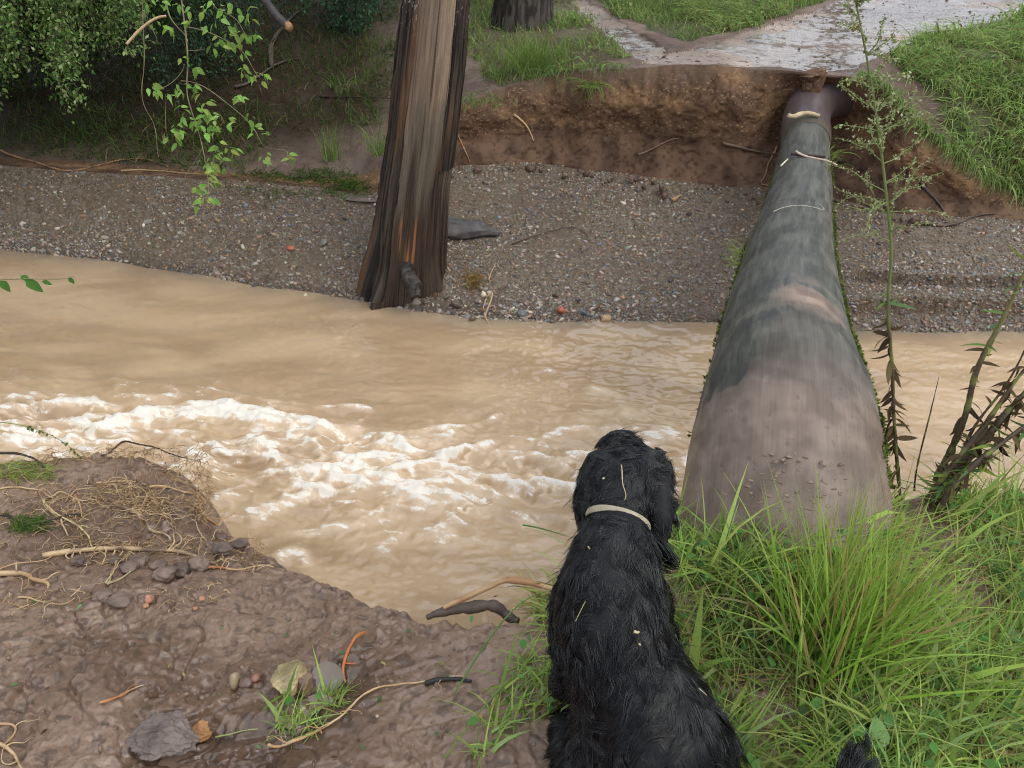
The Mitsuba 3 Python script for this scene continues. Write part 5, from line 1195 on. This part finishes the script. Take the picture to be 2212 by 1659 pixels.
# hanging sprays of tiny leaves
def sprays(n, poly, dep, Lpx, nl, size, cols, parent, name, label=None, lean=30):
    pg = Polygon(poly); x0, y0, x1, y1 = pg.bounds; ends = []
    while len(ends) < n:
        c = np.c_[rt.uniform(x0, x1, 400), rt.uniform(y0, y1, 400)]; ends += list(c[contains_xy(pg, c[:, 0], c[:, 1])])
    ends = np.array(ends[:n])
    tw, lf, lc = [], [], []
    for u, v in ends:
        t0 = rt.uniform(*dep); e = PD(u, v, t0); s = PD(u - rt.normal(lean, 30), v - Lpx * rt.uniform(.5, 1.3), t0 * rt.uniform(.95, 1.08))
        mid = (s + e) / 2 + rt.normal(0, .06, 3) + [0, 0, .06]; q = smooth_path([s, mid, e], 16)
        q = q + .018 * np.cumsum(rt.normal(size=(16, 3)), 0) * .5
        tw.append(tube(q, taper(16, .004, 1, .4), 4))
        i = rt.uniform(2, 15, nl); i0 = i.astype(int); b = q[i0] + (q[np.minimum(i0 + 1, 15)] - q[i0]) * (i - i0)[:, None]
        off = rt.normal(0, 1, (nl, 3)) * size * 1.3
        lf.append(scatter(QUADLEAF, b + off, frames(rt.normal(size=(nl, 3)) - [0, 0, .8], rt.normal(size=(nl, 3)) + [0, -.3, .9]), size * rt.uniform(.6, 1.3, nl)))
        lc.append(blend_colors(rt, nl, cols, .25))
    m = cat_meshes(tw); add('twigs', m, 'mat_root', parent, color=np.tile((.06, .045, .03), (len(m[0]), 1)), kind='stuff')
    m = cat_meshes(lf); add(name, m, 'mat_leaf', parent, smooth=False, color=np.repeat(np.vstack(lc), 4, 0), kind='stuff', label=label)
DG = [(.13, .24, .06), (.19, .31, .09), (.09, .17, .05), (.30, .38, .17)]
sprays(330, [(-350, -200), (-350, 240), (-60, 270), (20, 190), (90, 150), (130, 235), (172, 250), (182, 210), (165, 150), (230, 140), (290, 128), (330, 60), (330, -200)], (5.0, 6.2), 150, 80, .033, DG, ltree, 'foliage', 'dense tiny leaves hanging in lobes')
sprays(150, [(-350, -200), (-350, 200), (0, 230), (120, 180), (330, 120), (420, 60), (420, -200)], (6.3, 7.2), 150, 80, .05, [(.05, .09, .025), (.035, .065, .02)], ltree, 'foliage', 'added inner foliage of the tree, deep shade painted into its leaf colour')  # dark leaf layer added to stand for the shade between the lobes
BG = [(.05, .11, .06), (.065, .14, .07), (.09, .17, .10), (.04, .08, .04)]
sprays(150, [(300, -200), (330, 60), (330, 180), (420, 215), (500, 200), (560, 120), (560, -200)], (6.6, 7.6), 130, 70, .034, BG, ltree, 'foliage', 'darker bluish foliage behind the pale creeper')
dtree = thing('drooping_tree', 'drooping blue green foliage hanging left of the dead trunk at the top', 'tree')
pth2 = smooth_path([[-2.6, 10.4, .8], [-2.55, 10.35, 2.2], [-2.3, 10.1, 3.6]], 24); v, f = tube(pth2, np.linspace(.16, .09, 24), 14); add('trunk', (v, f), 'mat_bark2', dtree, uv=np.c_[v[:, 0], v[:, 2]])
sprays(40, [(715, -40), (728, 60), (745, 120), (775, 138), (800, 110), (795, 60), (790, -40)], (7.6, 8.2), 120, 80, .04, BG, dtree, 'foliage', lean=12)
sprays(70, [(380, -120), (420, -10), (600, 10), (540, 40), (600, 30), (680, 35), (760, 45), (860, 60), (860, -120)], (7.4, 8.6), 110, 70, .04, BG, dtree, 'foliage', lean=0)

# the pale green creeper hanging in front
B1f = lambda px: np.array(sheet(px, .3646, 0, 0))
creeper = thing('hanging_creeper', 'light green leafy creeper hanging from above in front of the shaded bank', 'creeper')
STEMS = [([(1060, -120), (1075, 0), (1105, 240), (1112, 400), (1110, 560), (1150, 700), (1190, 830), (1215, 950), (1235, 1100), (1220, 1200)], 2.9, .0036), ([(975, -120), (985, 0), (1000, 80), (1070, 180), (1110, 250)], 2.92, .0034), ([(1105, 160), (1230, 190), (1340, 240), (1430, 300), (1480, 370), (1540, 460)], 2.86, .002),
         ([(1090, 380), (1040, 470), (960, 520), (900, 510)], 2.88, .002), ([(1070, 480), (1200, 510), (1330, 600), (1450, 700), (1520, 790), (1570, 870), (1690, 890), (1700, 930)], 2.95, .0019), ([(1100, 300), (1160, 298), (1215, 290)], 2.88, .0018),
         ([(1190, 830), (1190, 900), (1130, 990), (1100, 1060)], 2.92, .0016), ([(845, 0), (850, 180), (848, 450), (840, 520), (860, 640), (905, 720), (930, 860), (940, 930)], 3.0, .0019), ([(980, 560), (980, 680), (985, 780)], 2.9, .0017), ([(1250, 0), (1300, 60), (1380, 100), (1440, 180), (1500, 210)], 2.84, .002), ([(870, 140), (905, 180), (932, 250)], 2.95, .0018)]
for px, t0, r in STEMS:
    q0 = B1f(px); q = smooth_path(PD(q0[:, 0], q0[:, 1], t0 + .06 * np.sin(np.linspace(0, 3, len(q0)))), 40)
    v, f, c = col_tube(q, taper(40, r, 1, .45), 6, (.15, .11, .07), rt, (.22, .2, .09)); add('stem', (v, f), 'mat_root', creeper, color=c)
q0 = B1f([(985, 95), (925, 108), (860, 150), (800, 205), (750, 262)]); q = smooth_path(PD(q0[:, 0], q0[:, 1], np.linspace(2.92, 2.9, 5)), 30)
v, f, c = col_tube(q, taper(30, .0062, .8, .8), 8, (.42, .28, .16), rt, PALE); add('dead_branch', (v, f), 'mat_root', creeper, color=c, label='pale barkless dead twig')
LC = [(1240, 20), (1330, 60), (1390, 40), (1300, 110), (1230, 60), (1450, 60), (1480, 110), (1370, 150), (1420, 190), (1500, 220), (1460, 190), (1350, 190), (1410, 250), (880, 10), (960, 20), (1040, 10), (1110, 60), (1120, 130), (970, 160), (1020, 200), (1210, 180), (1260, 265), (1335, 280), (1300, 240), (1090, 350), (1150, 400), (1460, 330), (1455, 430), (1500, 440),
      (1545, 455), (1440, 400), (930, 545), (990, 560), (1040, 530), (900, 520), (1180, 500), (1100, 540), (1165, 460), (1160, 560), (1210, 600), (1190, 650), (1240, 680), (1290, 690), (1100, 690), (1150, 720), (1180, 740), (1220, 760), (1090, 650), (1040, 750), (1010, 800), (1045, 855), (1060, 790), (1260, 770), (1290, 740), (1370, 710), (1480, 690), (1520, 770), (1540, 780), (1430, 590),
      (1410, 575), (1290, 860), (1370, 880), (1320, 930), (1270, 920), (1220, 960), (1240, 1010), (1290, 1010), (1240, 1060), (1280, 1080), (1180, 1100), (1210, 1160), (1240, 1170), (1200, 1190), (1565, 910), (1725, 925), (1140, 1030), (1250, 890)]
lpr = [leaf_proto(1, .58, .12, .25, 4), leaf_proto(1, .66, .07, .4, 4), leaf_proto(1, .5, .2, .15, 4)]
nleaf = 0
for (x, y) in LC:
    u, v = x * .3646, y * .3646
    for k in range(4 if nleaf < 300 else 0):
        c0 = PD(u + rt.normal(0, 6), v + rt.normal(0, 6), 2.88 + rt.normal(0, .05))
        a = rt.uniform(0, 6.28); ax_ = np.array([math.cos(a), .5 * math.sin(a), rt.uniform(-1.3, .1)])
        lv = scatter(lpr[nleaf % 3], c0[None], frames(ax_[None], (np.array([rt.normal() * .5, -.45 + rt.normal() * .4, 1.0]))[None]), np.array([rt.uniform(.022, .043)]))
        col = blend_colors(rt, 1, [(.20, .36, .08), (.24, .40, .11), (.17, .30, .07), (.28, .38, .10)], .12)
        add('leaf', lv, 'mat_leaf', creeper, color=np.tile(col, (len(lv[0]), 1))); nleaf += 1
bl = G([1885], [1648])[0] + [0, 0, .05]
lv = scatter(leaf_proto(1, .8, .08, .2, 8), bl[None], frames(np.array([[.1, .5, .35]]), np.array([[.1, -.6, 1.0]])), np.array([.06]))
add('broad_leaf', lv, 'mat_leaf', color=np.tile((.22, .36, .14), (len(lv[0]), 1)), label='single broad pale green leaf beside the dog tail at the bottom edge', cat='leaf')
# twig with a few leaves in the foreground at the left edge
tg = thing('creeper_twig', 'thin twig with a few dark green leaves at the left edge over the water', 'twig')
q = smooth_path(PD(np.array([-60, 0, 60, 110, 160]), np.array([600, 604, 602, 603, 598]), np.array([1.15] * 5)), 24); v, f = tube(q, taper(24, .0010, 1, .5), 5); add('stem', (v, f), 'mat_root', tg, color=np.tile((.2, .17, .08), (len(v), 1)))
for u, v, s in ((8, 610, .020), (62, 610, .027), (98, 612, .014), (155, 604, .012), (52, 600, .016), (-30, 612, .025)):
    lv = scatter(lpr[1], PD(u - 8, v - 4, 1.15)[None], frames(np.array([[1, .2, -.5]]) + rt.normal(0, .3, (1, 3)), np.array([[.1, -.5, 1.0]])), np.array([s]))
    add('leaf', lv, 'mat_leaf', tg, color=np.tile((.075, .17, .04), (len(lv[0]), 1)))
# drooping stem over the far left point
dp = thing('drooping_weed', 'arching green weed stem drooping over the rapids at the left edge', 'weed')
b0 = G([-60], [1000])[0]
q0 = np.array([(-60, 912), (0, 912), (60, 922), (110, 940), (150, 965), (172, 985)], float); q = smooth_path(PY(q0[:, 0], q0[:, 1], np.full(6, b0[1] + .08)), 30)
v, f = tube(q, taper(30, .0022, 1, .4), 5); add('stem', (v, f), 'mat_root', dp, color=np.tile((.17, .21, .06), (len(v), 1)))
nl = 40; i = rt.integers(14, 30, nl)
m = scatter(QUADLEAF, q[i], frames(rt.normal(size=(nl, 3)) * .4 + [.2, 0, -1.0], rt.normal(size=(nl, 3)) + [0, -1, 0]), rt.uniform(.010, .022, nl)); add('leaflets', m, 'mat_leaf', dp, smooth=False, color=np.repeat(blend_colors(rt, nl, [(.10, .14, .04), (.16, .2, .06)]), 4, 0), kind='stuff')
# grass heap and weeds on the far left of the mud point
def near_tuft(u0, v0, u1, v1, n, L, el, bd, az, lab, cols, w=.003, name='grass_tuft'):
    p = G(rg.uniform(u0, u1, n), rg.uniform(v0, v1, n))
    return grass_patch(name, p, L * rg.uniform(.4, 1.2, n), rg.uniform(*el, n), rg.uniform(*bd, n), np.full(n, w), blend_colors(rg, n, cols, .2), 5, lab, rg.normal(az[0], az[1], n), kind=None, cat='grass tuft')
near_tuft(-60, 1000, 100, 1035, 420, .10, (.0, .6), (.4, 1.6), (-.1, .7), 'flattened heap of green and straw grass at the left edge of the mud', GREEN + STRAW[:2], .0026)
near_tuft(30, 1118, 100, 1150, 220, .06, (.1, 1.0), (.6, 2.0), (0, 2), 'small dark green weeds under the dark twig on the mud', [(.06, .11, .03), (.09, .15, .03)], .003)
near_tuft(595, 1545, 700, 1590, 90, .055, (.2, 1.2), (.4, 1.8), (1.2, 1.4), 'sparse small grass growing beside the wet rill', GREEN, .0026)
near_tuft(690, 1500, 740, 1530, 60, .06, (.2, 1.1), (.4, 1.8), (1.2, 1.4), 'few grass blades below the small puddle', GREEN, .0028)
near_tuft(880, 600, 900, 640, 14, .25, (.1, 1.0), (.5, 1.5), (0, 1.2), 'thin green wisps caught at the foot of the dead trunk', FARG, .004) 
near_tuft(1000, 595, 1045, 625, 150, .13, (.1, 1.2), (.8, 2.2), (0, 2), 'orange and green tuft of roots and grass on the gravel edge', [(.35, .17, .06), (.16, .2, .06), (.4, .25, .1)], .004)
# scattered leaf litter on the mud and the gravel
k = 46
uu = np.r_[rg.uniform(20, 1150, k), rg.uniform(0, 1600, 40)]; vv = np.r_[rg.uniform(1290, 1640, k), rg.uniform(420, 620, 40)]
P0 = G(uu, vv, .004)
for i, p in enumerate(P0):
    s = rg.uniform(.008, .02) if i < k else rg.uniform(.015, .035)
    lv = scatter(lpr[i % 3], p[None], frames(rg.normal(size=(1, 3)) * [1, 1, .15], rg.normal(size=(1, 3)) * .25 + [0, 0, 1.0]), np.array([s]))
    add('fallen_leaf', lv, 'mat_leaf', 'mud_bank' if i < k else 'gravel_bar', color=np.tile(blend_colors(rg, 1, [(.08, .16, .06), (.13, .24, .10), (.10, .06, .03), (.3, .27, .12)], .2), (len(lv[0]), 1)))
# ================================================================ the dog
rd = np.random.default_rng(77)
pp = lambda u, v, t: PD(u, v, t)
J = {'skull': (pp(1350, 1036, 1.52), .067), 'brow': (pp(1352, 1004, 1.57), .054), 'muzzle': (np.array([.232, 1.33, 1.375]), .036), 'neck1': (pp(1334, 1128, 1.47), .052), 'neck0': (pp(1328, 1190, 1.43), .075),
     'shoulder': (pp(1325, 1255, 1.43), .090), 'chest': (pp(1330, 1335, 1.43), .099), 'mid': (pp(1352, 1440, 1.43), .103), 'hip': (pp(1425, 1590, 1.42), .116), 'rump': (pp(1462, 1750, 1.44), .10), 'brisket': (np.array([.175, 1.06, 1.19]), .085),
     'el1': (pp(1292, 1000, 1.52), .026), 'el2': (pp(1276, 1052, 1.51), .026), 'el3': (pp(1262, 1108, 1.50), .020), 'er1': (pp(1410, 1000, 1.50), .027), 'er2': (pp(1424, 1060, 1.48), .027), 'er3': (pp(1428, 1118, 1.47), .024), 'er4': (pp(1426, 1160, 1.47), .015),
     'fl0': (np.array([.140, 1.03, 1.20]), .060), 'fl1': (np.array([.132, 1.02, 1.06]), .042), 'fl2': (np.array([.125, 1.05, .94]), .030), 'fl3': (np.array([.118, 1.085, .89]), .034), 'fr0': (np.array([.25, 1.03, 1.20]), .060), 'fr1': (np.array([.262, 1.02, 1.06]), .042), 'fr2': (np.array([.268, 1.05, .95]), .030), 'fr3': (np.array([.27, 1.085, .91]), .034),
     'hl1': (np.array([.190, .895, 1.00]), .070), 'hl2': (np.array([.135, .86, .915]), .048), 'hl3': (np.array([.118, .945, .885]), .034), 'hl4': (np.array([.112, .985, .880]), .030), 'hr1': (np.array([.355, .86, 1.00]), .074), 'hr2': (np.array([.375, .82, .925]), .048), 'hr3': (np.array([.39, .91, .905]), .034), 'hr4': (np.array([.395, .95, .90]), .030),
     't0': (np.array([.32, .665, .97]), .035), 't1': (np.array([.43, .62, .985]), .026), 't2': (np.array([.545, .69, 1.02]), .024), 't3': (np.array([.615, .785, 1.06]), .014)}
BONES = [('neck1', 'skull', 'h'), ('skull', 'brow', 'h'), ('brow', 'muzzle', 'h'), ('neck0', 'neck1', 'n'), ('shoulder', 'neck0', 'n'), ('chest', 'shoulder', 'b'), ('mid', 'chest', 'b'), ('hip', 'mid', 'b'), ('rump', 'hip', 'b'), ('chest', 'brisket', 'b'),
         ('skull', 'el1', 'e'), ('el1', 'el2', 'e'), ('el2', 'el3', 'e'), ('skull', 'er1', 'e'), ('er1', 'er2', 'e'), ('er2', 'er3', 'e'), ('er3', 'er4', 'e'), ('shoulder', 'fl0', 'l'), ('fl0', 'fl1', 'l'), ('fl1', 'fl2', 'l'), ('fl2', 'fl3', 'p'), ('shoulder', 'fr0', 'l'), ('fr0', 'fr1', 'l'), ('fr1', 'fr2', 'l'), ('fr2', 'fr3', 'p'),
         ('hip', 'hl1', 'b'), ('hl1', 'hl2', 'l'), ('hl2', 'hl3', 'l'), ('hl3', 'hl4', 'p'), ('hip', 'hr1', 'b'), ('hr1', 'hr2', 'l'), ('hr2', 'hr3', 'l'), ('hr3', 'hr4', 'p'), ('rump', 't0', 't'), ('t0', 't1', 't'), ('t1', 't2', 't'), ('t2', 't3', 't')]
def ball(c, r): return m3.Manifold.sphere(float(r), 28).translate([float(x) for x in c])
body = None
for a, b, _ in BONES:
    h = m3.Manifold.batch_hull([ball(*J[a]), ball(*J[b])]); body = h if body is None else body + h
for s in ('hl4', 'hr4', 'fl3', 'fr3'):                     # toes
    for k in (-1.2, -.4, .4, 1.2):
        c = J[s][0] + np.array([.014 * k, .028 - .006 * abs(k), -.010]); body = body + m3.Manifold.batch_hull([ball(J[s][0], .022), ball(c, .012)])
body = body.refine_to_length(.010)
mm = body.to_mesh(); bm = trimesh.Trimesh(mm.vert_properties[:, :3], mm.tri_verts, process=True)
trimesh.smoothing.filter_taubin(bm, lamb=.6, nu=.62, iterations=36)
scene['mat_hair'] = {'type': 'principled', 'base_color': rgb(.0045, .0048, .0062), 'roughness': .19, 'specular': .44}
scene['mat_skin'] = two({'type': 'principled', 'base_color': rgb(.006, .006, .007), 'roughness': .6, 'specular': .3})
dog = thing('dog', 'black shaggy spaniel type dog with a cream collar sitting with its back turned', 'dog')
add('body', bm, 'mat_skin', dog, smooth=True)
BV_, BF_ = np.array(bm.vertices), np.array(bm.faces)
BN_ = np.array(bm.vertex_normals)
NSTR = 62000
rp_, rn_, rf_ = sample_faces(rd, (BV_, BF_), NSTR)
rn_ = BN_[BF_[rf_]].mean(1); rn_ /= np.linalg.norm(rn_, axis=1, keepdims=True)
# fur direction: blend of the bones near each root
seg = np.array([[J[a][0], J[b][0]] for a, b, _ in BONES]); srad = np.array([[J[a][1], J[b][1]] for a, b, _ in BONES]); kind = np.array([k for _, _, k in BONES])
def bone_w(p):
    ab = seg[:, 1] - seg[:, 0]; ap = p[:, None] - seg[None, :, 0]
    t = np.clip((ap * ab).sum(-1) / ((ab * ab).sum(-1) + 1e-9), 0, 1)
    d = np.linalg.norm(ap - t[..., None] * ab, axis=-1) - (srad[:, 0] + t * (srad[:, 1] - srad[:, 0]))
    w = 1 / (np.abs(d) + .012) ** 3; return w / w.sum(1, keepdims=True)
W_ = bone_w(rp_)
unit = lambda x: x / np.linalg.norm(x, axis=-1, keepdims=True)
fdir = unit(seg[:, 0] - seg[:, 1]); spine = unit(J['hip'][0] - J['shoulder'][0])
for i, k in enumerate(kind):
    if k in 'b': fdir[i] = unit(spine + [0, -.05, -.45])
    if k == 'n': fdir[i] = unit(J['shoulder'][0] - J['neck1'][0] + [0, 0, -.02])
    if k == 'h': fdir[i] = unit(np.array([0, -.75, -.55]))
    if k == 'e': fdir[i] = np.array([0, -.12, -1.0])
    if k == 'l': fdir[i] = np.array([0, -.2, -1.0])
    if k == 'p': fdir[i] = unit(np.array([0, .55, -.5]))
    if k == 't': fdir[i] = unit(seg[i, 1] - seg[i, 0])
LEN = {'h': .028, 'n': .030, 'b': .050, 'e': .036, 'l': .036, 'p': .028, 't': .075}
klen = np.array([LEN[k] for k in kind])
def fur_field(p, n, w):
    d = w @ fdir
    sideout = n * np.array([1, .2, 0]) * .18
    sw = np.stack([fbm(p, 7.5, 2, 501), fbm(p, 7.5, 2, 502), fbm(p, 7.5, 2, 503)], 1)
    d = d + sideout + 1.35 * sw
    d = d - n * (d * n).sum(1, keepdims=True)
    return unit(d)
NL = 1500
li = rd.choice(NSTR, NL, replace=False)
lk = cKDTree(rp_[li]); ldist, lid = lk.query(rp_)
ld = fur_field(rp_[li], rn_[li], W_[li])
ld = ld + .30 * rd.normal(size=ld.shape); ld = ld - rn_[li] * (ld * rn_[li]).sum(1, keepdims=True); ld = unit(ld)
lside = np.cross(rn_[li], ld)
llift = rd.uniform(.04, .30, NL); llen = (W_[li] @ klen) * rd.uniform(.65, 1.25, NL)
lcurl = rd.normal(0, .38, NL); lph = rd.uniform(0, 6.28, NL); lfr = rd.uniform(2.5, 5.5, NL)
ear_l = W_[li][:, kind == 'e'].sum(1); lcurl = lcurl * (1 + 1.2 * ear_l)
# the collar
cc_ = J['neck1'][0]; cn = unit(J['skull'][0] - J['neck0'][0]); cn = unit(cn + np.array([.10, 0, .12]))
NC = 7
s = np.linspace(0, 1, NC)
P_ = np.zeros((NSTR, NC, 3))
o = rp_ - rp_[li][lid]
Ls = llen[lid] * rd.uniform(.8, 1.12, NSTR)
ax_near = np.abs((rp_ - cc_) @ cn); radial = np.linalg.norm((rp_ - cc_) - ((rp_ - cc_) @ cn)[:, None] * cn, axis=1)
sgn = (rp_ - cc_) @ cn; nearc = radial < .13
Ls = np.where(nearc & (sgn > 0) & (sgn < .055), np.minimum(Ls, .010 + .35 * np.clip(sgn - .010, 0, 1)), Ls)
skip = nearc & (ax_near < .013) & (W_[:, kind == 'e'].sum(1) < .5)
for k in range(NC):
    t = s[k]
    bend = llift[lid][:, None] * rn_[li][lid] * (t - .55 * t * t)[..., None] if False else (llift[lid] * (t - .45 * t * t))[:, None] * rn_[li][lid]
    wave = (lcurl[lid] * (np.sin(lfr[lid] * t * 1.6 + lph[lid]) - np.sin(lph[lid])) * .38)[:, None] * lside[lid]
    P_[:, k] = rp_ + Ls[:, None] * (t * ld[lid] + bend + wave) - o * (.74 * t ** 1.0) + np.array([0, 0, -1.0]) * (.22 * Ls * t * t)[:, None]
P_ += rd.normal(size=(NSTR, 1, 3)) * (.0028 * s[None, :, None])
stray = rd.random(NSTR) < .04
P_[stray] += (rn_[stray] * .012)[:, None] * (s ** 1.5)[None, :, None] + rd.normal(0, .006, (stray.sum(), 1, 3)) * s[None, :, None]
P_ = P_[~skip]
# keep strands off the ground
gz_ = .872; P_[..., 2] = np.where(P_[..., 2] < gz_, gz_ + .1 * (P_[..., 2] - gz_), P_[..., 2])
r0 = .00062 * rd.uniform(.7, 1.25, len(P_))
R_ = r0[:, None] * np.array([1, 1, .95, .85, .7, .45, .15])[None]
def write_curves(name, P, R):
    os.makedirs(meshkit.FOLDER, exist_ok=True); path = f'{meshkit.FOLDER}/{name}.txt'
    P = np.concatenate([2 * P[:, :1] - P[:, 1:2], P, 2 * P[:, -1:] - P[:, -2:-1]], 1); R = np.concatenate([R[:, :1], R, R[:, -1:]], 1)
    A = np.concatenate([P, R[..., None]], -1); n = A.shape[1]
    fmt = '\n'.join(['%.5f %.5f %.5f %.6f'] * n) + '\n'
    with open(path, 'w') as fh: fh.write('\n'.join(fmt % tuple(x) for x in A.reshape(len(A), -1)))
    return path
k = name_key('fur', dog)
scene[k] = {'type': 'bsplinecurve', 'filename': write_curves('fur', P_, R_), 'bsdf': {'type': 'ref', 'id': 'mat_hair'}}
tag(k, 'wavy wet looking black coat', kind='stuff')
# collar band
tA = np.linspace(0, 2 * np.pi, 90); ea = unit(np.cross(cn, [0, 0, 1.0])); eb = np.cross(ea, cn)
cr_ = .0582; wd, thk = .0068, .0028
prof = np.array([(-wd, 0), (-wd, thk), (-wd * .5, thk * 1.35), (wd * .5, thk * 1.35), (wd, thk), (wd, 0)])
wob = 1 + .02 * np.sin(2 * tA + 1)
ring = cc_[None, None] + (cr_ * wob[:, None] + prof[None, :, 1])[..., None] * (np.cos(tA)[:, None, None] * ea + np.sin(tA)[:, None, None] * eb) + prof[None, :, 0, None] * cn
def coll_col(p, n, uv):
    a = FB(p.x * 900, p.y * 900, p.z * 900, octaves=2); b = FB(p.x * 40, p.y * 40, p.z * 40, octaves=2)
    return MIX((.22, .19, .125), (.36, .32, .23), S(.25, .7, .6 * a + .4 * b))
scene['mat_collar_cloth'] = two({'type': 'principled', 'base_color': mikit.proc(coll_col), 'roughness': .8, 'sheen': .3})
add('collar', grid_mesh(ring), 'mat_collar_cloth', dog, smooth=50, label='cream woven collar')
# straws and seeds caught in the coat
hair_kd = cKDTree(P_[:, 4])
def on_dog(u, v):
    d = ray(u, v); t = np.linspace(1.0, 1.7, 500); X = CAM + t[:, None] * d
    dist, _ = hair_kd.query(X); i = np.argmax(dist < .008)
    return X[max(i - 4, 0)]
def straw(pts, r, col, lab, nm='straw'):
    q = smooth_path(np.array([on_dog(*x) for x in pts]), 20); v, f = tube(q, taper(20, r, 1, .5), 6)
    add(nm, (v, f), 'mat_root', color=np.tile(col, (len(v), 1)), label=lab, cat=nm)
straw([(1342, 1004), (1344, 1030), (1347, 1052), (1352, 1068), (1349, 1080)], .0011, (.5, .42, .26), 'long curved straw caught on the back of the dog head')
straw([(1255, 1318), (1249, 1330), (1243, 1342)], .0009, (.45, .42, .2), 'thin straw caught on the left side of the dog back')
straw([(1370, 1364), (1375, 1366), (1380, 1364)], .0028, (.5, .46, .24), 'small pale seed head in the middle of the dog back', 'seed')
straw([(1381, 1391), (1384, 1394)], .0022, (.45, .36, .22), 'tiny tan seed below the pale seed head on the dog back', 'seed')
straw([(1302, 1034), (1306, 1032)], .0020, (.5, .44, .3), 'tiny pale seed on the left of the dog head', 'seed')
straw([(1270, 1180), (1274, 1186)], .0014, (.5, .4, .2), 'tiny straw at the left of the neck below the collar', 'straw')
straw([(1510, 1487), (1520, 1496), (1527, 1502)], .0009, (.45, .4, .3), 'fine straw on the right haunch of the dog', 'straw')
